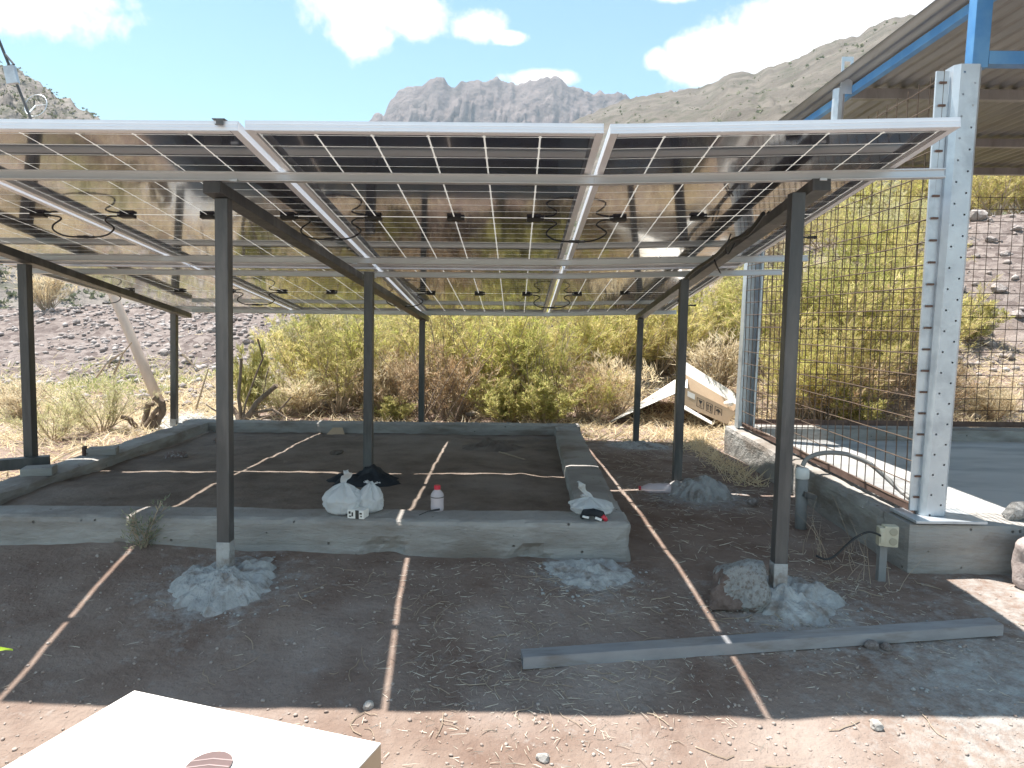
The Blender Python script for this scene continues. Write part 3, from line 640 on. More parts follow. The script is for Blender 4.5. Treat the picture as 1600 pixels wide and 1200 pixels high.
def corrugated(x0, x1, y0, y1, z, pitch=.095, amp=.012):
    n = int((x1-x0)/pitch*8); m = MB(); vs = []
    for k, y in enumerate((y0, (y0+y1)/2, y1)):
        for i in range(n+1):
            x = x0+(x1-x0)*i/n; zz = z+amp*sin(2*pi*x/pitch)+.004*sin(x*3+k)
            vs.append((x, y, zz)); vs.append((x, y, zz+.0012))
    w = 2*(n+1); fs = []
    for k in range(2):
        for i in range(n):
            a = k*w+2*i; fs.append((a, a+w, a+w+2, a+2)); fs.append((a+1, a+3, a+w+3, a+w+1))
    m.add(vs, fs); return m
for k in range(6):
    x0 = 2.10+.82*k; corrugated(x0, x0+.86, 2.25, 7.48, RZ+.012+.003*(k % 2)).build('roof_sheet', MT['sheet'], shed, True)

# welded wire mesh
def wire_mesh(name, a, b, z0, z1, label, seed, sp=.105, over=.04):
    a = Vector(a); b = Vector(b); L = (b-a).length; d = (b-a)/L; rr = random.Random(seed)
    nrm = Vector((-d.y, d.x, 0)); root = thing(name, (a.x, a.y, z0), label, 'wire mesh')
    def wob(u, z): return nrm*(.012*fbm(u*.9+seed, z*.9, 1, 2))
    m = MB(); n = int(L/sp)
    for i in range(n+1):
        u = i*L/n; pts = []
        tilt = rr.uniform(-.006, .006)
        for k in range(9):
            z = z0+(z1+over-z0)*k/8; pts.append(a+d*(u+tilt*k/8)+Vector((0, 0, z-a.z))+wob(u, z))
        m.tube(pts, .0031, 4, False)
    tag(m.build('upright_wires', MT['rust'], root), kind='stuff')
    m = MB(); n2 = int((z1-z0)/sp)
    for k in range(n2+1):
        z = z0+.02+(z1-z0-.02)*k/n2; pts = []; nn = max(4, int(L/.25))
        for i in range(nn+1):
            u = L*i/nn; pts.append(a+d*u+Vector((0, 0, z-a.z+.004*fbm(u*1.5, z*3, seed, 2)))+wob(u, z)+nrm*.005)
        m.tube(pts, .0031, 4, False)
    tag(m.build('cross_wires', MT['rust'], root), kind='stuff')
    m = MB(); m.bar(a+Vector((0, 0, z0-a.z+.004)), b+Vector((0, 0, z0-a.z+.004)), .006, .045); m.bar(a+nrm*-.02+Vector((0, 0, z0-a.z-.017)), b+nrm*-.02+Vector((0, 0, z0-a.z-.017)), .04, .006); m.build('bottom_angle', MT['rustbar'], root)
    return root
wire_mesh('mesh_panel', (1.985, 3.40, .6), (2.06, 6.28, .6), .59, 2.66, 'rusty welded mesh along the left side of the shed, from near column to far column', 1)
wire_mesh('mesh_panel', (2.12, 6.42, .6), (6.6, 6.42, .6), .60, 2.66, 'rusty welded mesh across the back of the shed, seen right of the near column', 2)

# ------------------------------------------------------------------ rocks
def rock_mesh(seed, sub=2, rough=.35, flat=.7):
    bm = bmesh.new(); bmesh.ops.create_icosphere(bm, subdivisions=sub, radius=1); rr = random.Random(seed)
    pl = [(Vector((rr.gauss(0, 1), rr.gauss(0, 1), rr.gauss(0, 1))).normalized(), rr.uniform(.55, .85)) for _ in range(9)]
    for v in bm.verts:
        n = v.co.normalized(); r = 1
        for d, o in pl:
            c = n.dot(d)
            if c > .05: r = min(r, o/c)
        v.co = n*r*(1+rough*.35*fbm(n.x*1.7+seed, n.y*1.7, n.z*1.7)); v.co.z *= flat
    me = bpy.data.meshes.new('rock'); bm.to_mesh(me); bm.free(); return me
ROCKS = [rock_mesh(s) for s in range(5)]
for r in ROCKS: r.materials.append(MT['rock'])
def rock(x, y, s, label, group=None, k=0, rz=0, name='rock', m=None, sink=.3, sc=(1, 1, 1), zz=None):
    me = ROCKS[k % 5]
    if m is not None: me = me.copy(); me.materials.clear(); me.materials.append(m)
    o = link(name, me, None); o.location = (x, y, (ground_z(x, y) if zz is None else zz) + s*sc[2]*.7*(1-sink*2)*.6)
    o.scale = (s*sc[0], s*sc[1], s*sc[2]); o.rotation_euler = (random.uniform(-.3, .3), random.uniform(-.3, .3), rz); return tag(o, label, 'rock', group)
def hit(px, py, ymin=1.5, ymax=30, f=ground_z):
    d = ray(px, py); y = ymin
    while y < ymax:
        t = y/d.y
        if CZ+d.z*t < f(d.x*t, y): break
        y += .02
    t = y/d.y; return d.x*t, y
def cemented_rock():                           # the block beside the right front post, half smeared with cement
    me = rock_mesh(11, 4, .5, .8); nt = mat('cement_smeared_rock', (.14, .10, .085), (.21, .16, .14), 7, .95, bump=.008, bscale=22, spec=.2)
    me.materials.append(nt); me.materials.append(MT['cement'])
    for p in me.polygons:
        n = p.normal; c = p.center
        if c.x + .35*c.z + .3*fbm(c.x*3, c.y*3, c.z*3) > -.28: p.material_index = 1
    o = link('rock', me, None); o.location = (.95, 2.92, .375); o.scale = (.17, .14, .165); o.rotation_euler = (.15, -.25, .5)
    tag(o, 'big reddish rock smeared with pale cement, leaning at the right front post', 'rock')
cemented_rock()
for px, py, s, lab in [(1362, 1014, .034, 'larger brown stone just in front of the steel tube'), (1385, 1018, .026, 'smaller flat stone beside the larger one in front of the steel tube'), (1368, 1138, .026, 'white stone on the sunlit strip near the right side'),
                       (576, 1110, .022, 'pale stone at the edge of the shade, left of the middle light streak'), (848, 1192, .024, 'rounded pale stone at the bottom edge of the picture'), (1330, 790, .05, 'brown stone beside the right plinth cable')][:5]:
    x, y = hit(px, py); rock(x, y, s, lab, k=int(px) % 5, rz=px, sink=.15, m=MT['palestone'] if ('pale' in lab or 'white' in lab) else None)
x, y = 1.55, 4.45; rock(x, y, .05, 'round brown stone on the light streak beside the middle footing', k=2, sink=.15)
for (px, py, s) in [(1527, 345, .22), (1525, 402, .07), (1570, 400, .10), (1590, 497, .11), (1548, 378, .1), (1500, 455, .1), (1560, 455, .13), (1590, 360, .10), (1545, 540, .1), (1500, 385, .12), (1575, 560, .09), (1420, 330, .12), (1440, 345, .09)]:
    x, y = hit(px, py, 8); rock(x, y, s, 'pale stone lying on the bare bank behind the shed', 'stones on the right bank', k=int(px), rz=px, sink=.12)
rr = random.Random(3)
for i in range(34):
    px = rr.uniform(0, 460); py = rr.uniform(478, 600)
    if py < 490 and px < 200: continue
    x, y = hit(px, py, 8); rock(x, y, rr.uniform(.035, .085), 'angular grey stone on the bare bank at the left', 'stones on the left bank', k=i, rz=rr.uniform(0, 6), sink=.12)
def rubble(name, pts, sizes, m, seed=0):
    rng = np.random.default_rng(seed); base = []
    for s in range(6):
        me = rock_mesh(30+s, 1, .5); co = np.array([v.co[:] for v in me.vertices]); fc = np.array([p.vertices[:] for p in me.polygons]); base.append((co, fc))
    V = []; Fc = []; n = 0
    for i, (p, s) in enumerate(zip(pts, sizes)):
        co, fc = base[i % 6]; a = rng.uniform(0, 6.28); R = np.array([[cos(a), -sin(a), 0], [sin(a), cos(a), 0], [0, 0, 1]])
        V.append((co*np.array([1, rng.uniform(.6, 1), rng.uniform(.6, 1)]))@R.T*s + p); Fc.append(fc+n); n += len(co)
    o = link(name, np_mesh(name, np.concatenate(V), np.concatenate(Fc)), m); return tag(o, kind='stuff')
pts = []; sz = []
for i in range(15000):
    x = rr.uniform(-13, 11) if i < 8000 else rr.uniform(-11, -2.5); y = rr.uniform(8.2, 17)
    if fbm(x*.4, y*.4, 3) < -.25 and i % 3: continue
    s = .010+.085*rr.random()**4; pts.append((x, y, ground_z(x, y)+s*.15)); sz.append(s)
rubble('bank_rubble', pts, sz, MT['rock'], 2)
pts = []; sz = []
for i in range(13000):
    y = (rr.uniform(1.2, 2.3) if i < 6000 else rr.uniform(1.2, 3.3)) if i < 11500 else rr.uniform(3.3, 8.5); x = rr.uniform(-.8, .8)*(y+.5) if i < 11500 else rr.uniform(-5, 3)
    if -3.2-.08*(y-3.5) < x < .7 and 3.25 < y < 7.12 or x > 1.85 and y > 3.25: continue
    s = .0016+.010*rr.random()**7; pts.append((x, y, ground_z(x, y)+s*.2)); sz.append(s)
rubble('pebbles', pts, sz, MT['pebble'], 3)

pts = []; sz = []
for cx, cy, R_ in ((-1.27, 2.96, .25), (1.2, 2.92, .26), (.36, 3.15, .22), (1.27, 4.68, .28), (1.5, 2.6, .35)):
    for i in range(240):
        a_ = rr.uniform(0, 6.28); d_ = R_*(.6+.8*rr.random()**1.5); x, y = cx+cos(a_)*d_*1.15, cy+sin(a_)*d_
        if y > 3.28 and x < .6: continue
        s_ = .002+.011*rr.random()**4; pts.append((x, y, ground_z(x, y)+s_*.3)); sz.append(s_)
rubble('cement_crumbs', pts, sz, MT['cement'], 5)

# ------------------------------------------------------------------ straw, twigs, grass
def blades(name, P, D, Ln, W, m, kind='stuff', seed=0, curve=.25):
    rng = np.random.default_rng(seed); P = np.asarray(P, float); D = np.asarray(D, float); D /= np.linalg.norm(D, axis=1)[:, None]; n = len(P)
    s = np.cross(D, rng.normal(size=(n, 3))); s /= np.linalg.norm(s, axis=1)[:, None]; Ln = np.broadcast_to(Ln, n)[:, None]; W = np.broadcast_to(W, n)[:, None]
    mid = P + D*Ln*.55 + np.cross(D, s)*Ln*curve*rng.normal(size=(n, 1))*.4; tip = P + D*Ln
    V = np.stack([P-s*W*.5, P+s*W*.5, mid+s*W*.45, mid-s*W*.45, tip], 1).reshape(-1, 3)
    i = np.arange(n)*5
    Fq = np.stack([i, i+1, i+2, i+3], 1); Ft = np.stack([i+3, i+2, i+4, i+4], 1)[:, :3]
    me = bpy.data.meshes.new(name); me.vertices.add(len(V)); me.vertices.foreach_set('co', V.astype(np.float32).ravel())
    loops = np.concatenate([Fq.ravel(), Ft.ravel()]).astype(np.int32); me.loops.add(len(loops)); me.loops.foreach_set('vertex_index', loops)
    st = np.concatenate([np.arange(n)*4, 4*n+np.arange(n)*3]).astype(np.int32); me.polygons.add(2*n); me.polygons.foreach_set('loop_start', st)
    me.update(calc_edges=True); me.validate(); me.materials.append(m); return me
def ground_blades(name, n, xr, yr, m, ln, w, up, dens, seed, clump=0):
    rng = np.random.default_rng(seed); P = []; D = []
    while len(P) < n:
        x = rng.uniform(*xr); y = rng.uniform(*yr)
        if rng.random() > dens(x, y): continue
        if -3.15-.08*(y-3.5) < x < .72 and 3.25 < y < 7.12 or (x > 1.85 and 3.2 < y < 6.7): continue
        a = rng.uniform(0, 6.28); u = up*abs(rng.normal()); P.append((x, y, ground_z(x, y)+.004)); D.append((cos(a), sin(a), u))
    L = rng.uniform(*ln, n)*rng.uniform(.5, 1, n)
    o = bpy.data.objects.new(name, blades(name, P, D, L, w, m, seed=seed)); COL.objects.link(o); return tag(o, kind='stuff')
ground_blades('scattered_straw', 2600, (-2.2, 2.6), (1.0, 3.28), MT['strawg'], (.012, .075), .0024, .08,
              lambda x, y: (.03 + .9*math.exp(-((x-.0)**2/.35+(y-2.55)**2/.25)) + .9*math.exp(-((x-1.35)**2/.2+(y-3.1)**2/.3)) + .35*math.exp(-((x-.3)**2/.6+(y-2.9)**2/.12)))*(1 if fbm(x*2, y*2, 9) > -.15 else .25), 11)
ground_blades('side_straw', 1100, (.6, 1.9), (3.3, 6.6), MT['strawg'], (.03, .12), .0028, .15, lambda x, y: .5, 12)
ground_blades('dry_grass', 26000, (-9, 8), (7.12, 12.5), MT['straw'], (.06, .26), .010, .55, lambda x, y: max(.04, min(1, 1.15-.32*abs(y-8.1)))*(1 if fbm(x*.7, y*.7, 4) > -.2 else .2)*(1-.9*ss(9.4, 11.0, y)), 13)
ground_blades('left_grass', 9000, (-6.8, -3.1), (4.0, 8.6), MT['straw'], (.05, .22), .008, .6, lambda x, y: .8 if fbm(x*1.1, y*1.1, 2) > -.1 else .25, 14)
ground_blades('plinth_grass', 1500, (1.3, 2.05), (5.0, 7.8), MT['straw'], (.05, .2), .006, .9, lambda x, y: ss(1.5, 1.95, x)*.8+.1*ss(6.8, 7.4, y), 16)
ground_blades('green_grass', 4500, (-9.5, -4.2), (8.2, 10.6), MT['weed'], (.05, .18), .010, 1.2, lambda x, y: math.exp(-((y-9.3)/.8)**2)*(1 if fbm(x*.8, y*.8, 7) > -.15 else .1), 15)
m = MB(); rr = random.Random(8)
for i in range(120):                           # thin broken twigs on the shaded ground
    c = rr.choice([(.0, 2.5, .45), (.3, 2.9, .5), (1.2, 3.1, .4), (-.5, 2.9, .5), (-.15, 2.3, .25), (0.6, 2.6, .6)])
    x, y = c[0]+rr.gauss(0, c[2]), c[1]+rr.gauss(0, c[2]*.5)
    if y > 3.25 or y < 1.75: continue
    a = rr.uniform(0, 6.28); l = rr.uniform(.03, .15); p = []
    for k in range(5):
        p.append((x, y, ground_z(x, y)+.005)); a += rr.gauss(0, .35); x += cos(a)*l/4; y += sin(a)*l/4
    m.tube(p, rr.uniform(.0010, .0021), 4)
tag(m.build('twigs', MT['twig']), kind='stuff')

# ------------------------------------------------------------------ shrubs
def shrub_proto(seed, H, R, nst, ntw, nlf, leaf, ll=.07, lw=.010, dry=.0, spread=.6, low=.25, droop=0):
    """stems fan out from the base; fine broom-like twigs carry thousands of sliver leaves"""
    rng = random.Random(seed); st = MB(); LP = []; LD = []
    for i in range(nst):
        a = rng.uniform(0, 6.28); til = rng.uniform(.05, spread); L = H*rng.uniform(.62, 1.05)
        p = Vector((cos(a), sin(a), 0))*R*.12*rng.random(); d = Vector((cos(a)*sin(til), sin(a)*sin(til), cos(til))); pts = [p.copy()]; n = 9
        for k in range(n):
            d = (d + Vector((rng.gauss(0, .11), rng.gauss(0, .11), .05-droop*k/n))).normalized(); p = p + d*L/n; pts.append(p.copy())
        rad = [H*.0075*(1-.85*k/n)*rng.uniform(.8, 1.2)+.0015 for k in range(n+1)]; st.tube(pts, rad, 4, False)
        for q in range(ntw):
            t = low+(1-low)*rng.random()**.8; f = t*n; k = min(n-1, int(f)); b = pts[k].lerp(pts[k+1], f-k); dd = (pts[k+1]-pts[k]).normalized()
            td = (dd*rng.uniform(.3, .9) + Vector((rng.gauss(0, .6), rng.gauss(0, .6), rng.gauss(.25, .35)))).normalized(); tl = H*rng.uniform(.10, .24)*(1.15-.5*t)
            e = b+td*tl; st.tube([b, b.lerp(e, .5)+Vector((0, 0, tl*.04)), e], [.0035, .0025, .0012], 3, False)
            for _ in range(nlf):
                u = rng.random()**.7; LP.append(b.lerp(e, u)+Vector((rng.gauss(0, .018), rng.gauss(0, .018), rng.gauss(0, .018)))); LD.append(td*.9+Vector((rng.gauss(0, .45), rng.gauss(0, .45), rng.gauss(.25, .4))))
    r2 = np.random.default_rng(seed); n = len(LP)
    lm = blades('foliage', [p[:] for p in LP], [d[:] for d in LD], r2.uniform(.5, 1.2, n)*ll, r2.uniform(.6, 1.2, n)*lw, leaf, seed=seed)
    sm = bpy.data.meshes.new('stems'); sm.from_pydata(st.v, [], st.f); sm.materials.append(MT['twig'])
    return sm, lm
PR = {
    'green': shrub_proto(1, 2.4, 1.0, 20, 18, 30, MT['green'], .085, .009, spread=.75),
    'yellow': shrub_proto(2, 2.2, 1.0, 20, 18, 30, MT['yellow'], .085, .009, spread=.75),
    'pale': shrub_proto(3, 2.0, .9, 18, 18, 30, MT['pale'], .08, .008, spread=.75),
    'brown': shrub_proto(4, 1.2, .9, 30, 14, 9, MT['brown'], .08, .009, spread=1.0),
    'bright': shrub_proto(5, .9, .5, 18, 18, 24, MT['bright'], .07, .011, spread=.8, low=.15),
    'feather': shrub_proto(6, 1.1, .6, 24, 14, 14, MT['pale'], .06, .006, spread=.85, low=.2),
    'strawy': shrub_proto(7, 1.0, .6, 40, 6, 8, MT['straw'], .14, .010, spread=.7),
}
def shrub(kind, px, Y, s, label, rz=0, sx=1, name='shrub', cat='shrub', x=None, group=None):
    X = at_y(px, 500, Y).x if x is None else x
    o = thing(name, (X, Y, ground_z(X, Y)-.03), label, cat, group)
    a = link('stems', PR[kind][0], None, o); b = link('foliage', PR[kind][1], None, o)
    o.rotation_euler = (0, 0, rz); o.scale = (s*sx, s*sx, s); return o
SH = [
    ('pale', 505, 9.2, 1.0, 'pale green broom shrub at the left end of the bush row beside the bank', 1, 1.1),
    ('green', 560, 8.6, .85, 'feathery green shrub seen just left of the middle post', 2, 1.1),
    ('yellow', 640, 9.0, .95, 'tall yellowish shrub between the middle post and the back middle post', 3, 1.1),
    ('brown', 625, 7.9, .85, 'low brown dry bush at the foot of the back middle post, on its left', 4, 1.1),
    ('bright', 612, 7.25, .42, 'small light green bush on the back curb between the two middle posts', 5, 1.4),
    ('brown', 700, 7.9, .95, 'brown leafless bush with thin upright stems right of the back middle post', 6, 1.0),
    ('yellow', 735, 8.8, 1.0, 'golden yellow shrub right of the bare brown stems', 7, 1.1),
    ('green', 815, 8.6, .95, 'large bright green shrub in the middle of the bush row', 8, 1.1),
    ('yellow', 885, 9.4, .95, 'yellow green shrub behind the right part of the bush row', 9, 1.0),
    ('bright', 790, 7.4, .75, 'rounded low green bush just behind the back curb', 10, 1.2),
    ('bright', 855, 7.35, .8, 'darker low green bush just left of the curb corner', 11, 1.2),
    ('green', 930, 7.75, .42, 'small green bush touching the tip of the white carton', 12, 1.2),
    ('brown', 910, 7.9, .75, 'reddish brown dry bush behind the curb corner', 13, 1.0),
    ('strawy', 965, 8.4, .9, 'straw coloured dry bush left of the back right post', 14, 1.1),
    ('yellow', 1030, 10.0, .85, 'yellow shrub between the two right back posts', 15, 1.2),
    ('green', 1095, 10.5, .9, 'green shrub above the cardboard cartons', 16, 1.2),
    ('strawy', 1120, 9.0, 1.1, 'dry straw clump right behind the cardboard cartons', 17, 1.2),
    ('green', 1215, 9.6, 1.05, 'green shrub behind the far shed column', 18, 1.1),
    ('yellow', 1285, 9.1, 1.25, 'tall yellow green shrub behind the mesh, close to the right front post', 19, 1.1),
    ('green', 1345, 9.4, 1.25, 'tallest green shrub in the middle of the mesh', 20, 1.15),
    ('yellow', 1415, 9.2, 1.05, 'yellow green shrub behind the mesh next to the near column', 21, 1.1),
    ('brown', 1360, 8.1, .9, 'brown twiggy bush low behind the mesh', 22, 1.3),
    ('bright', 1345, 7.8, .65, 'low light green bush at the foot of the brown bush behind the mesh', 23, 1.3),
    ('brown', 1470, 8.6, .7, 'brown dry bush low behind the near column', 24, 1.1),
    ('bright', 1512, 10.3, .85, 'small bright green bush right of the near column', 25, 1.2),
    ('strawy', 1560, 8.3, .6, 'low tuft of straw on the bank foot behind the shed floor', 26, 1.6),
    ('bright', 395, 7.15, 1.15, 'slim green leafy shrub rising from the pruned stump right of the left front post', 27, .55),
    ('feather', 150, 6.5, .62, 'thin pale feathery shrub beside the left curb', 28, 1.2),
    ('feather', 75, 6.0, .5, 'low pale feathery shrub next to the left middle post', 29, 1.3),
    ('feather', 440, 7.5, .75, 'thin pale weed at the back curb near the pruned stump', 30, 1.1),
    ('strawy', 75, 14.6, 1.2, 'dry golden grass tuft on the ridge at the left', 31, 1.0),
    ('strawy', 480, 7.8, .6, 'flattened dry straw clump behind the left end of the back curb', 32, 1.7),
    ('strawy', 20, 7.4, .55, 'dry straw clump left of the left middle post', 33, 1.7),
]
for k, px, Y, s, lab, rz, sx in SH:
    if px > 330 and Y < 8.4: Y = 7.75 + (Y-7.15)*.52
    shrub(k, px, Y, s*(.66 if k in ('green', 'yellow', 'pale') else .8), lab, rz, sx*1.12)
TL = {'green': 'green broom shrub in the sunlit thicket behind the canopy', 'yellow': 'yellowish broom shrub in the sunlit thicket behind the canopy', 'pale': 'pale grey green shrub in the sunlit thicket behind the canopy', 'strawy': 'dry straw coloured shrub in the sunlit thicket behind the canopy'}
rr = random.Random(21)
for i in range(92):                            # the rest of the thicket climbing the bank
    px = rr.uniform(455, 1165) if i < 52 else rr.uniform(1185, 1455); Y = rr.uniform(7.9, 12.8) if i < 52 else rr.uniform(8.0, 14)
    if px < 560 and Y > 9.5 or 380 < px < 520 and Y < 7.6: continue
    if 930 < px < 1175 and Y < 9.6: Y += 1.9
    k = rr.choice(['green', 'yellow', 'yellow', 'pale', 'green', 'strawy'])
    shrub(k, px, Y, rr.uniform(.34, .56)*(1.3 if k == 'strawy' else 1), TL[k], rr.uniform(0, 6), rr.uniform(1.1, 1.4), group='thicket shrubs')
RL = ['ridge shrub seen through the mesh well left of the near column', 'ridge shrub seen through the mesh just left of the near column', 'ridge shrub right behind the near column, below the shed roof', 'second ridge shrub right of the near column, above the large white stone', 'rightmost ridge shrub in the picture, below the shed roof', 'ridge shrub just beyond the right picture edge', 'ridge shrub above the tallest shrub behind the mesh', 'ridge shrub behind the right front post', 'ridge shrub behind the right corner of the panels']
for i, (px, Y, k) in enumerate([(1385, 15.6, 'yellow'), (1440, 15.9, 'green'), (1495, 15.8, 'yellow'), (1545, 15.5, 'yellow'), (1590, 15.7, 'green'), (1640, 15.6, 'yellow'), (1320, 15.7, 'green'), (1250, 15.8, 'yellow'), (1180, 15.8, 'green')]):
    shrub(k, px, Y, .72+.05*(i % 3), RL[i], i*1.3, 1.35, group='shrubs along the right ridge')
# weed against the curb
W = thing('weed', (-1.78, 3.27, .36), 'dull green weed growing against the front face of the curb', 'weed')
w1, w2 = shrub_proto(40, .30, .1, 6, 7, 9, MT['dull'], .028, .005, spread=.3, low=.1); link('stems', w1, None, W); link('foliage', w2, None, W)

# ------------------------------------------------------------------ stumps and dry stems
def stump(name, px, py, Y, limbs, label, r=.04):
    b = at_y(px, py, Y); b.z = ground_z(b.x, b.y)-.03; root = thing(name, b[:], label, 'stump')
    for lim in limbs:
        m = MB(); P = [b] + [at_y(x, y, Y+dy) for x, y, dy in lim[0]]; n = len(P)
        fine = []
        for a, c in zip(P, P[1:]):
            for u in (0, .33, .66): fine.append(a.lerp(c, u)+Vector((random.gauss(0, .004), random.gauss(0, .004), 0)))
        fine.append(P[-1]); k = len(fine); m.tube(fine, [lim[1]*(1-.35*i/k)*random.uniform(.9, 1.1) for i in range(k)], 8); m.build('limb', MT['bark'], root)
    return root
stump('stump', 222, 684, 6.75, [([(212, 668, 0), (203, 655, -.03), (190, 651, -.05)], .035), ([(227, 655, .05), (232, 630, .05), (240, 632, .05)], .036), ([(238, 650, 0), (248, 637, 0)], .028), ([(246, 660, .06), (254, 640, .06), (252, 628, .04), (240, 620, 0)], .042), ([(198, 672, .1), (196, 665, .1)], .02)],
      'sawn brown stump with several cut limbs behind the left curb')
stump('stump', 378, 662, 7.4, [([(373, 620, 0), (377, 560, 0)], .022), ([(400, 630, 0), (432, 602, -.05)], .034), ([(385, 628, 0), (410, 560, 0), (403, 530, 0)], .014), ([(365, 640, .05), (340, 612, .1)], .03), ([(395, 645, 0), (425, 640, 0), (450, 655, 0)], .02), ([(410, 615, 0), (420, 575, 0)], .008), ([(430, 648, .1), (455, 620, .1)], .012), ([(350, 650, 0), (322, 632, 0)], .012)],
      'dark pruned stump with one upright stick, right of the left front post')
m = MB(); rr = random.Random(12)
def spray(px, py, Y, n, h, r=.005):
    r *= 1.6
    b = at_y(px, py, Y); b.z = ground_z(b.x, b.y)
    for i in range(n):
        a = rr.uniform(-.6, .6); L = h*rr.uniform(.5, 1.1); d = Vector((sin(a), rr.uniform(-.3, .3), cos(a))); p = b+Vector((rr.gauss(0, .12), rr.gauss(0, .1), 0)); P = [p]
        for k in range(5): d = (d+Vector((rr.gauss(0, .12), rr.gauss(0, .1), -.02))).normalized(); p = p+d*L/5; P.append(p)
        m.tube(P, [r*(1-.15*q) for q in range(6)], 4, False)
root = thing('dry_bush', (-.6, 7.6, .45), 'tall thin leafless stems standing in front of the bush row', 'dry bush')
spray(690, 660, 7.9, 18, 1.4); spray(660, 655, 8.0, 8, 1.0, .004); spray(600, 650, 8.2, 10, 1.2, .005); spray(735, 640, 8.3, 10, 1.4, .005); spray(860, 640, 8.2, 6, 1.0, .006)
tag(m.build('stems', MT['bark'], root), kind='stuff')
root = thing('dead_branch', (-4.1, 8, .5), 'bare forked grey branches lying before the stony bank at the left', 'branch')
for pth in ([(178, 585), (192, 552), (206, 535)], [(150, 590), (165, 570), (195, 548)], [(170, 575), (172, 562), (196, 549)], [(285, 553), (300, 568), (312, 578)], [(300, 660), (318, 600), (326, 575)]):
    m = MB(); m.tube([at_y(x, y, 8.0) for x, y in pth], [.014, .010, .006], 5); m.build('branch', MT['twig'], root)

# ------------------------------------------------------------------ leaning pole with antenna
YP = 8.1
mast = thing('leaning_pole', at_y(268, 660, YP)[:], 'pale leaning pole behind the left post with a small antenna at its top', 'pole')
a, b = at_y(268, 668, YP), at_y(170, 445, YP+.1); a.z -= .05; top = at_y(-6, 52, YP+.3)
m = MB(); m.tube([a, a.lerp(b, .5), b, b.lerp(top, .3)], [.062, .057, .05, .046], 16); m.build('shaft', MT['pole'], mast, True)
m = MB(); m.tube([b.lerp(top, .25), at_y(48, 185, YP+.25), top], .016, 8); m.build('mast', MT['steel'], mast)
m = MB(); m.tube([at_y(6, 82, YP+.3), at_y(22, 101, YP+.2)], .012, 6); m.tube([at_y(9, 104, YP+.2), at_y(22, 101, YP+.2)], .008, 6); m.build('brace', MT['steel'], mast)
m = MB(); q = [at_y(9, 106, YP+.2), at_y(25, 104, YP+.2), at_y(32, 131, YP+.2), at_y(15, 133, YP+.2)]; m.slab(q, .05); m.build('antenna_box', MT['galv'], mast)
m = MB(); c = at_y(56, 165, YP+.4); rim = []
for i in range(25):
    t = 2*pi*i/24; rim.append(c+Vector((.13*cos(t), .05*sin(t), .14*sin(t))))
m.tube(rim, .006, 6); m.tube([c+Vector((-.11, 0, -.09)), c, c+Vector((.12, 0, .01))], .005, 5); m.tube([c, at_y(44, 178, YP+.3)], .008, 5); m.build('dish_ring', MT['galv'], mast)

# ------------------------------------------------------------------ things on and by the left curb
def tube_bar(name, a, b, w, h, label, mt, th=.004):
    """hollow rectangular tube lying on the ground"""
    a = Vector(a); b = Vector(b); d = (b-a).normalized(); x = d.cross(Vector((0, 0, 1))).normalized(); u = x.cross(d); m = MB(); vs = []; R = .006
    def ring(p, hw, hh): return [p+x*sx*hw+u*sz*hh for sx, sz in ((-1, -1), (1, -1), (1, 1), (-1, 1))]
    o1, o2, i1, i2 = ring(a, w/2, h/2), ring(b, w/2, h/2), ring(a, w/2-th, h/2-th), ring(b, w/2-th, h/2-th)
    vs = o1+o2+i1+i2; fs = []
    for j in range(4):
        k = (j+1) % 4; fs += [(j, k, 4+k, 4+j), (8+k, 8+j, 12+j, 12+k), (j, 8+j, 8+k, k), (4+k, 12+k, 12+j, 4+j)]
    bm = bmesh.new(); V_ = [bm.verts.new(v) for v in vs]
    for f in fs: bm.faces.new([V_[i] for i in f])
    es = [e for e in bm.edges if abs((e.verts[0].co-e.verts[1].co).normalized().dot(d)) > .9]
    bmesh.ops.bevel(bm, geom=es, offset=.0018, segments=2, affect='EDGES'); bmesh.ops.recalc_face_normals(bm, faces=bm.faces)
    me = bpy.data.meshes.new(name); bm.to_mesh(me); bm.free(); return tag(link(name, me, mt), label, 'steel tube')
xa, ya = .035, 2.505; xb, yb = 1.955, 2.735
tube_bar('steel_tube', (xa, ya, ground_z(xa, ya)+.028), (xb, yb, ground_z(xb, yb)+.032), .07, .046, 'long grey square steel tube lying on the ground in front of the rock', MT['primer'])
tube_bar('steel_tube', (-3.0, 4.42, .575), (-4.15, 3.78, .56), .07, .07, 'dark square steel tube resting on the left curb at the picture edge', MT['steel'])
m = MB(); m.box((-2.94, 4.23, .553), (.17, .13, .05), Matrix.Rotation(.35, 3, 'Z'), .008); tag(m.build('concrete_block', MT['concrete']), 'flat grey block on the left curb near the steel tube end', 'block')
blk = thing('concrete_block', (-2.97, 4.95, .515), 'small grey block with a rusty edge on the left curb, farther from the camera', 'block')
m = MB(); m.box((-2.97, 4.95, .541), (.19, .11, .055), Matrix.Rotation(.3, 3, 'Z'), .008); m.build('block', MT['concrete'], blk)
m = MB(); m.box((-3.085, 4.92, .545), (.02, .06, .07), Matrix.Rotation(.3, 3, 'Z'), .004); m.build('rusty_piece', MT['rustbar'], blk)
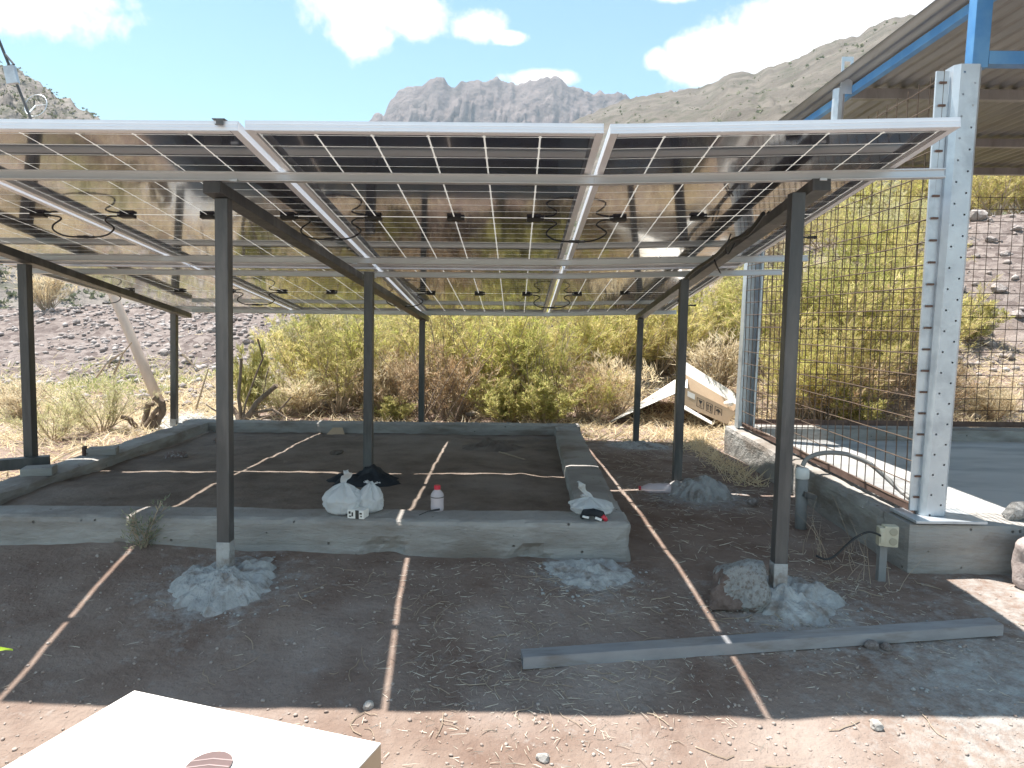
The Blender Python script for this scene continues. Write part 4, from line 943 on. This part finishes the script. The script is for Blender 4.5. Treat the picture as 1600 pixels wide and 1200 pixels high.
# objects on the dirt floor
rock(-2.62, 5.3, .085, 'half buried brown stone on the dirt floor beside the left curb', k=1, m=MT['rockred'], zz=.425, sc=(1.2, 1, .8))
rock(-2.66, 6.2, .06, 'small brown stone on the dirt floor beneath the left curb, near the back', k=3, m=MT['rockred'], zz=.39)
rock(-1.45, 5.6, .06, 'dark clod on the dirt floor left of the middle post', k=2, m=MT['floor'], zz=.415, sc=(1.2, 1, .6))
def heap(name, cx, cy, R, h, label, cat, m, z0, seed):
    n = 40; k = 12; V = [(cx, cy, z0+h)]
    for i in range(1, k+1):
        for j in range(n):
            a = 2*pi*j/n; t = i/k; r = R*t*(1+.35*fbm(cos(a)*1.4, sin(a)*1.4, seed)); x, y = cx+cos(a)*r*1.3, cy+sin(a)*r
            V.append((x, y, z0-.012+(h*(1-t*t)*(1+.9*fbm(x*8, y*8, seed, 5)))*(1-t**8)))
    fs = [(0, 1+j, 1+(j+1) % n) for j in range(n)] + [(1+(i-1)*n+j, 1+i*n+j, 1+i*n+(j+1) % n, 1+(i-1)*n+(j+1) % n) for i in range(1, k) for j in range(n)]
    me = bpy.data.meshes.new(name); me.from_pydata(V, [], fs); me.update(); me.shade_smooth(); return tag(link(name, me, m), label, cat)
heap('soil_heap', -.20, 6.0, .24, .075, 'small heap of dark damp soil on the dirt floor', 'soil heap', mat('damp_soil', (.12, .098, .083), (.20, .165, .14), 9, .95, bump=.01), .395, 3)
heap('black_cloth', -.98, 4.5, .22, .07, 'crumpled black cloth bundled at the foot of the middle post behind the bags', 'cloth', MT['cloth'], .452, 6)
q = [at_y(505, 684, 6.80), at_y(540, 683, 6.80), at_y(535, 668, 6.885), at_y(520, 668, 6.885)]; m = MB(); m.slab(q, .004)
tag(m.build('cardboard_scrap', MT['card']), 'brown scrap of cardboard leaning on the inside of the back curb', 'cardboard')
m = MB(); P = [at_z(780+(k*10), 706+k*3, .425) for k in range(5)]; m.tube(P, .006, 5); tag(m.build('stick', MT['twig']), 'pale thin stick lying beside the soil heap', 'stick')

# ------------------------------------------------------------------ plastic bags, bottles, small cartons
def make_bag(loc, w, d, h, seed, label, tilt=0, handles=((.0, .1, .07, 0),), pinch=.5, sag=0):
    root = thing('plastic_bag', loc, label, 'plastic bag'); rr = random.Random(seed); L = Vector(loc); n = 72; k = 30; V = []
    ph = rr.uniform(0, 6)
    for i in range(k+1):
        t = i/k
        if t < .15: pr = sqrt(max(0, t/.15))*.92
        else: pr = .92+.10*sin((t-.15)/.5*pi*.8) if t < .5 else (1.0*(1-((t-.5)/.5)**1.7)+.06)
        for j in range(n):
            a = 2*pi*j/n; pl = ss(.35, 1, t)
            r = pr*(1+pl*(.16*sin(9*a+ph)+.10*sin(17*a+ph*2+t*4)) + .20*fbm(cos(a)*1.6+seed, sin(a)*1.6, t*2.2, 4)+.10*fbm(cos(a)*5, sin(a)*5, t*6+seed, 4)+.05*abs(noise.noise(Vector((cos(a)*9, sin(a)*9, t*9+seed)))))
            V.append(L+Vector((cos(a)*r*w/2 + tilt*t*h, sin(a)*r*d/2, h*t*(1-.12*fbm(cos(a)*2, sin(a)*2, seed))+.002)))
    fs = [(i*n+j, i*n+(j+1) % n, (i+1)*n+(j+1) % n, (i+1)*n+j) for i in range(k) for j in range(n)]; fs.append(tuple(k*n+j for j in range(n)))
    m = MB(); m.add(V, fs); m.build('sack', MT['film'], root, True)
    top = L+Vector((tilt*h, 0, h*.96))
    for hx, hz_, hw, ang in handles:           # knotted handle loops, flat crumpled ribbons
        m = MB(); vs = []; nn = 14
        for q in range(nn+1):
            u = q/nn; s = sin(pi*u*.5)
            c = top+Vector((hx*s+.008*sin(u*9+seed), .01*sin(u*7), hz_*s)); wd = .010+.012*sin(pi*min(1, u*1.1))
            off = Vector((cos(ang), sin(ang)*.6, .25*sin(q)))*wd
            vs += [c-off, c-off*.3+Vector((0, -.008, 0)), c+off*.3+Vector((0, .005, 0)), c+off]
        m.add(vs, [(q*4+i, q*4+i+1, q*4+i+5, q*4+i+4) for q in range(nn) for i in range(3)]); m.build('handle', MT['film'], root, True)
    return root
make_bag((-.865, 3.395, .536), .185, .15, .155, 3, 'tied white plastic bag with upright handle on the front curb', .12, ((.02, .075, 0, 0), (.07, -.035, 0, 1.2), (-.05, -.02, 0, .6)))
make_bag((-.725, 3.43, .536), .13, .12, .15, 8, 'looser white plastic bag sagging beside the tied bag on the curb', .05, ((-.02, .02, 0, 0), (.03, .012, 0, .8)))
make_bag((.395, 3.45, .536), .20, .16, .085, 14, 'flattened white plastic bag on the right corner of the curb', -.15, ((-.06, .085, 0, .5), (-.035, .02, 0, 0)))
sc = thing('small_carton', (-.755, 3.348, 0.5375), 'tiny white carton with black print poking out from under the bags', 'carton')
Rz_ = Matrix.Rotation(-.22, 3, 'Z'); m = MB(); m.box((-.765, 3.345, 0.5590), (.085, .06, .042), Rz_, .0015); m.build('box', MT['cardw'], sc)
for dx, w_, h_, dz in ((-.030, .010, .012, .008), (-.016, .008, .02, 0), (-.028, .012, .006, -.010), (.009, .018, .043, 0), (.028, .012, .008, .006), (.030, .008, .006, -.008)):
    m = MB(); m.box(Vector((-.765, 3.345, .559+dz)) + Rz_ @ Vector((dx, -.0312, 0)), (w_, .0012, h_), Rz_); m.build('print', MT['ink'], sc)
m = MB(); m.tube([(.335, 3.373, 0.5435), (.345, 3.348, 0.5725), (.385, 3.333, 0.5795), (.425, 3.338, 0.5675), (.440, 3.348, 0.5435)], [.012, .018, .02, .019, .013], 10)
cp = thing('work_glove', (.38, 3.348, 0.5375), 'dark glove like bundle with red and white edges under the corner bag', 'glove'); m.build('dark_roll', MT['cloth'], cp, True)
m = MB(); m.tube([(.428, 3.320, 0.5655), (.444, 3.328, 0.5495), (.447, 3.333, 0.5415)], .011, 8); m.build('red_edge', MT['red'], cp, True)
m = MB(); m.box((.347, 3.318, 0.5595), (.032, .008, .010), Matrix.Rotation(.2, 3, 'Y'), .002); m.build('white_edge', MT['white'], cp)
m = MB(); m.box((.408, 3.310, 0.5535), (.034, .008, .012), Matrix.Rotation(.35, 3, 'Y'), .002); m.build('white_edge', MT['white'], cp)
bt = thing('bottle', (-.392, 3.48, .537), 'small clear bottle with red cap standing on the front curb', 'bottle')
m = MB(); m.lathe((-.392, 3.48, .538), [(.028, 0), (.033, .004), (.034, .02), (.033, .045), (.034, .06), (.0345, .075), (.031, .09), (.022, .102), (.0145, .108), (.014, .112)], 28); m.build('body', MT['pet'], bt, True)
m = MB(); m.lathe((-.392, 3.48, .538), [(.0345, .071), (.0352, .072), (.0352, .0745), (.0345, .0755)], 28); m.build('band', MT['ink'], bt)
m = MB(); m.lathe((-.392, 3.48, .648), [(.0145, 0), (.0165, .001), (.0165, .019), (.0145, .022)], 24); m.build('cap', MT['red'], bt)
m = MB(); m.tube([(-.470, 3.373, 0.5435), (-.43, 3.40, .556), (-.41, 3.41, .557), (-.375, 3.43, .558)], [.002, .0025, .004, .0055], 8); tag(m.build('screwdriver', MT['black']), 'thin dark hand tool lying on the curb in front of the bottle', 'tool')
bl = thing('bottle', (1.0, 4.62, ground_z(1, 4.62)), 'empty clear plastic bottle lying beside the right middle post', 'bottle'); g0 = ground_z(.95, 4.62)+.042
AX = Matrix.Rotation(-pi/2, 3, 'Y')
m = MB(); m.lathe((1.05, 4.62, g0), [(.025, 0), (.034, .006), (.035, .03), (.0315, .05), (.035, .07), (.035, .10), (.032, .12), (.035, .135), (.033, .15), (.022, .175), (.013, .19), (.013, .2)], 24, AX); m.build('body', MT['pet'], bl, True)
m = MB(); m.lathe((.85, 4.62, g0), [(.0145, 0), (.0145, .014)], 16, AX); m.build('cap', MT['red'], bl)

# ------------------------------------------------------------------ cardboard
bx = thing('cardboard_box', (-.95, 1.7, .05), 'white cardboard box in the sun at the bottom left of the picture', 'box')
C0 = at_z(210, 1079, .43); C1 = at_z(595, 1161, .428); e1 = (C1-C0); e2 = Vector((e1.y, -e1.x, 0)).normalized()*-.0
e2 = Vector((-.33, -.95, 0)).normalized()*.62
m = MB(); m.slab([C0, C0+e2, C1+e2, C1], .004); m.build('lid', MT['cardw'], bx)  # glare of the sun on the lid is put into its white colour
H_ = Vector((0, 0, -.40)); dn = Vector((0, 0, -.0045))
for nm, (p, q_) in (('side_panel', (C0, C1)), ('side_panel', (C1, C1+e2)), ('side_panel', (C1+e2, C0+e2)), ('side_panel', (C0+e2, C0))):
    m = MB(); m.slab([p+dn, q_+dn, q_+dn+H_, p+dn+H_], .004); m.build(nm, MT['card'] if nm else None, bx)
def decal(c, a, b, m_, par, nm='print'):
    m = MB(); n = 24; m.add([c+a*cos(2*pi*i/n)+b*sin(2*pi*i/n) for i in range(n)], [tuple(range(n))]); return m.build(nm, m_, par)
t0 = at_z(326, 1196, .4335)
ea = Vector((.052, .012, 0)); eb = Vector((-.01, .055, 0)); decal(t0, ea, eb, MT['logo'], bx)
m = MB()
for off in (-.012, .012):
    m.add([t0+Vector((-.05, off, .0008)), t0+Vector((.0, off+.012, .0008)), t0+Vector((.05, off+.006, .0008)), t0+Vector((.05, off+.010, .0008)), t0+Vector((0, off+.016, .0008)), t0+Vector((-.05, off+.004, .0008))], [(0, 1, 4, 5), (1, 2, 3, 4)])
m.build('print_stripe', mat('pale_mauve_print', (.34, .26, .25), rough=.8), bx)
# open cartons by the shed
ca = thing('carton', at_y(1000, 662, 8.1)[:], 'large flattened carton sloping up to the right, white top in the sun', 'carton')
A, B = at_y(952, 661, 8.0), at_y(1074, 606, 8.0); A.z = max(A.z, ground_z(A.x, A.y)+.02); Cc, D_ = at_y(1074, 581, 8.9), at_y(962, 655, 8.9)
m = MB(); m.slab([A, B, Cc, D_], .006); m.build('top_sheet', MT['cardw'], ca)  # sunlit upper side painted in with the whiter card
m = MB(); m.slab([A+Vector((.0, .02, -.03)), B+Vector((-.05, .02, -.42)), Cc+Vector((-.05, 0, -.45)), D_+Vector((0, 0, -.03))], .006); m.build('bottom_sheet', MT['card'], ca)
cb = thing('carton', at_y(1110, 662, 8.0)[:], 'open brown carton leaning down to the right with handling symbols on its side', 'carton')
f1, f2, f3, f4 = at_y(1068, 604, 7.95), at_y(1150, 644, 7.95), at_y(1136, 663, 7.9), at_y(1066, 632, 7.9)
b1, b2 = at_y(1070, 585, 8.5), at_y(1152, 634, 8.5); b4, b3 = f4+(b1-f1)*.8, f3+(b2-f2)*.8
m = MB(); m.slab([f4, f3, f2, f1], .006); m.build('front_panel', MT['card'], cb)
m = MB(); m.slab([b4+Vector((0, 0, .004)), b3+Vector((0, 0, .004)), f3+Vector((0, .012, .004)), f4+Vector((0, .012, .004))][::-1], .006); m.build('floor_panel', MT['card'], cb)
fl = Vector((.0, -.10, .05)); m = MB(); m.slab([b1, b2, b2+Vector((.01, .16, .145)), b1+Vector((.01, .16, .165))], .006); m.build('flap', MT['cardw'], cb)  # flap catching the sun, that brightness put into its colour
m = MB(); m.slab([b4, b1, b2, b3], .006); m.build('back_panel', MT['card'], cb)
m = MB(); m.slab([f1+Vector((-.006, 0, 0)), b1+Vector((-.006, 0, 0)), b4+Vector((-.006, 0, 0)), f4+Vector((-.006, 0, 0))], .006); m.build('end_panel', MT['cardw'], cb)
m = MB(); m.slab([at_y(1069, 634, 7.87), at_y(1069, 640, 7.77), at_y(1112, 664, 7.77), at_y(1112, 660, 7.87)][::-1], .008); m.build('bottom_flap', MT['cardw'], cb)  # lit edge strip, its light painted in as white card
m = MB(); s_ = b2.lerp(f2, .35)+Vector((-.10, 0, .05)); m.lathe(s_, [(.01, -.04), (.05, -.02), (.06, .01), (.04, .03), (.01, .035)], 9); m.build('foam_piece', MT['white'], cb, True)
ex_, ey_ = (f2-f1).normalized(), (f4-f1).normalized(); nrm = ex_.cross(ey_).normalized(); 
if nrm.y > 0: nrm = -nrm
def pr(u, v): return f1+(f2-f1)*u+(f4-f1)*v+nrm*.0022
def inkpoly(pts, nm='print'):
    m = MB(); P_ = [pr(u, v) for u, v in pts]; m.add(P_, [tuple(range(len(P_)))]); m.build(nm, MT['ink'], cb)
def inkbox(u0, u1, v0, v1, t=.012, tv=.03):
    m = MB()
    for a_, b_, c_, d_ in ((u0, u1, v0, v0+tv), (u0, u1, v1-tv, v1), (u0, u0+t, v0, v1), (u1-t, u1, v0, v1)): m.add([pr(a_, c_), pr(b_, c_), pr(b_, d_), pr(a_, d_)], [(0, 1, 2, 3)])
    m.build('print', MT['ink'], cb)
inkbox(.26, .40, .22, .72); inkbox(.44, .56, .22, .72); inkbox(.60, .74, .22, .72)
inkpoly([(.29, .30), (.37, .30), (.345, .46), (.335, .47), (.335, .60), (.36, .64), (.30, .64), (.325, .60), (.325, .47), (.315, .46)])      # glass
for u in (.475, .525): inkpoly([(u, .28), (u+.022, .40), (u+.008, .40), (u+.008, .64), (u-.008, .64), (u-.008, .40), (u-.022, .40)])         # up arrows
inkpoly([(.62, .46), (.635, .36), (.67, .30), (.705, .36), (.72, .46), (.677, .46), (.677, .62), (.663, .62), (.663, .46)])                  # umbrella
m = MB(); m.add([pr(.08, .12), pr(.22, .12), pr(.22, .42), pr(.08, .42)], [(0, 1, 2, 3)]); m.build('paper_label', MT['cardw'], cb)

# ------------------------------------------------------------------ pipes and box by the plinth
rs = thing('pipe_riser', (1.67, 4.0, .36), 'grey upright pipe with white collar and curved conduit by the shed plinth', 'pipe')
m = MB(); m.tube([(1.675, 4.0, .28), (1.672, 4.0, .62)], .032, 16); m.build('pipe', MT['pipe'], rs, True)
m = MB(); m.lathe((1.671, 4.0, .61), [(.034, 0), (.038, .003), (.038, .05), (.032, .062), (.02, .066)], 20); m.build('collar', MT['white'], rs, True)
def spl(P_, n=6):
    P_ = [Vector(p) for p in P_]; out = []
    for i in range(len(P_)-1):
        a = P_[max(0, i-1)]; b = P_[i]; c = P_[i+1]; d = P_[min(len(P_)-1, i+2)]
        for k in range(n):
            u = k/n; out.append(.5*((2*b)+(c-a)*u+(2*a-5*b+4*c-d)*u*u+(3*b-a-3*c+d)*u**3))
    return out+[P_[-1]]
cd = [at_y(1254, 728, 4.0), at_y(1262, 716, 4.0), at_y(1285, 708, 3.98), at_y(1320, 709, 3.95), at_y(1355, 722, 3.92), at_y(1380, 742, 3.88), at_y(1405, 765, 3.8), at_y(1422, 779, 3.72)]
m = MB(); m.tube(spl(cd), .013, 10); m.build('conduit', MT['conduit'], rs, True)
m = MB(); m.box((1.70, 3.97, .52), (.07, .07, .03), Matrix.Rotation(.3, 3, 'Y'), .004); m.build('bracket', MT['steel'], rs)
eb = thing('outlet_box', (1.735, 3.2, .3), 'beige outlet box on a short stake in front of the plinth', 'outlet box')
m = MB(); m.box((1.735, 3.215, .38), (.036, .03, .22), None, .003); m.build('stake', MT['pipe'], eb)
m = MB(); m.box((1.758, 3.20, .522), (.062, .05, .098), Matrix.Rotation(-.15, 3, 'Z'), .004); m.build('housing', MT['beige'], eb)
for zz in (.546, .500):
    m = MB(); m.lathe(Vector((1.762, 3.1735, zz)), [(.018, 0), (.018, .002), (.014, .003)], 18, Matrix.Rotation(-.15, 3, 'Z') @ Matrix.Rotation(pi/2, 3, 'X')); m.build('socket', mat('socket_face', (.36, .33, .25), rough=.6), eb)
m = MB(); m.box((1.717, 3.200, .52), (.028, .045, .086), Matrix.Rotation(-.15, 3, 'Z'), .003); m.box((1.715, 3.188, .52), (.018, .03, .06), Matrix.Rotation(-.15, 3, 'Z'), .002); m.build('side_flap', MT['beige'], eb)
cbp = [at_y(1378, 838, 3.18), at_y(1360, 831, 3.17), at_y(1340, 838, 3.16), at_y(1322, 852, 3.15), at_y(1305, 868, 3.14), at_y(1290, 874, 3.13), at_y(1275, 868, 3.14)]
m = MB(); m.tube(spl(cbp), .005, 8); tag(m.build('cable', MT['black']), 'black cable curving from the outlet box down into the straw', 'cable')
m = MB(); rr = random.Random(31)
for i in range(26):
    x, y = rr.gauss(1.62, .13), rr.gauss(3.35, .18)
    if x > 1.84: continue
    p = Vector((x, y, ground_z(x, y))); d = Vector((rr.gauss(0, .35), rr.gauss(0, .3), 1)).normalized(); P = [p]; L = rr.uniform(.12, .34)
    for k in range(6): d = (d+Vector((rr.gauss(0, .12), rr.gauss(0, .1), -.05))).normalized(); p = p+d*L/6; P.append(p)
    m.tube(P, [.0017*(1-.12*q) for q in range(7)], 4, False)
tag(m.build('grass_stalks', MT['twig']), kind='stuff')
# cable strung along the right beam
m = MB(); m.tube(spl([ap(1.13, .75, .12), ap(1.14, 1.0, .15), ap(1.13, 1.25, .13), ap(1.15, 1.6, .135), ap(1.14, 2.0, .13), ap(1.16, 2.3, .12)], 6), .011, 8)
hc = thing('beam_cable', ap(1.14, 1.5, .12)[:], 'black cable tied loosely along the right beam of the canopy', 'cable'); m.build('cable', MT['black'], hc)
m = MB(); m.tube(spl([ap(1.17, 1.72, .10), ap(1.19, 1.70, .17), ap(1.22, 1.74, .2), ap(1.24, 1.80, .19), ap(1.22, 1.85, .12)]), .004, 6); m.tube(spl([ap(1.12, 1.2, .10), ap(1.10, 1.22, .17), ap(1.13, 1.28, .19), ap(1.17, 1.3, .13)]), .004, 6); m.build('tie_loop', MT['black'], hc)
# right picture edge: stone on the plinth and a woven sack below
m = MB()
rock(at_y(1590, 800, 3.42).x, 3.42, .085, 'pale broken block on the shed plinth at the right picture edge', k=4, m=MT['cement'], zz=.565, sc=(1.1, .8, 1.0), rz=.4)
sk = thing('woven_sack', (2.47, 3.14, .3), 'brown woven sack standing against the plinth at the right picture edge', 'sack')
m = MB(); n = 40; k = 16; V = []
for i in range(k+1):
    t = i/k; pr_ = min(1, .75+1.4*t) if t < .2 else (1.0 if t < .8 else 1-.5*((t-.8)/.2)**2)
    for j in range(n):
        a_ = 2*pi*j/n; r_ = pr_*(1+.1*fbm(cos(a_)*2, sin(a_)*2, t*3)); V.append((2.475+cos(a_)*.155*r_, 3.14+sin(a_)*.11*r_, .27+.28*t))
m.add(V, [(i*n+j, i*n+(j+1) % n, (i+1)*n+(j+1) % n, (i+1)*n+j) for i in range(k) for j in range(n)] + [tuple(k*n+j for j in range(n))]); m.build('body', MT['sack'], sk, True)
# leaf plant close at the left edge
lp = thing('leafy_plant', (-1.42, 1.55, ground_z(-1.42, 1.55)), 'fresh green leaf tip reaching in at the left picture edge', 'plant')
def leaf(base, tip, w):
    base = Vector(base); tip = Vector(tip); d = (tip-base); s = d.cross(Vector((0, 1, .35))).normalized()*w; m = MB(); vs = []; n = 8
    for i in range(n+1):
        u = i/n; c = base+d*u+Vector((0, 0, .02*sin(pi*u))); ww = sin(pi*u**.8)*(1+.12*(i % 2)); vs += [c-s*ww, c+Vector((0, 0, -.004)), c+s*ww]
    m.add(vs, [(i*3+j, i*3+j+1, i*3+j+4, i*3+j+3) for i in range(n) for j in range(2)]); m.build('leaf', MT['leafy'], lp, True)
tp = at_y(20, 1014, 1.6)
m = MB(); m.tube([(-1.42, 1.55, -.0), (-1.40, 1.56, .4), (-1.37, 1.58, .7), (-1.40, 1.58, .9)], [.008, .007, .005, .003], 6); m.build('stem', MT['weed'], lp)
leaf((-1.38, 1.58, .66), tp, .016); leaf((-1.37, 1.58, .7), (-1.5, 1.45, .82), .03); leaf((-1.40, 1.58, .88), (-1.48, 1.66, .98), .025); leaf((-1.40, 1.56, .5), (-1.56, 1.5, .55), .03); leaf((-1.39, 1.57, .55), (-1.42, 1.42, .62), .025)

for o in bpy.data.objects:
    if '_o' in o: del o['_o']
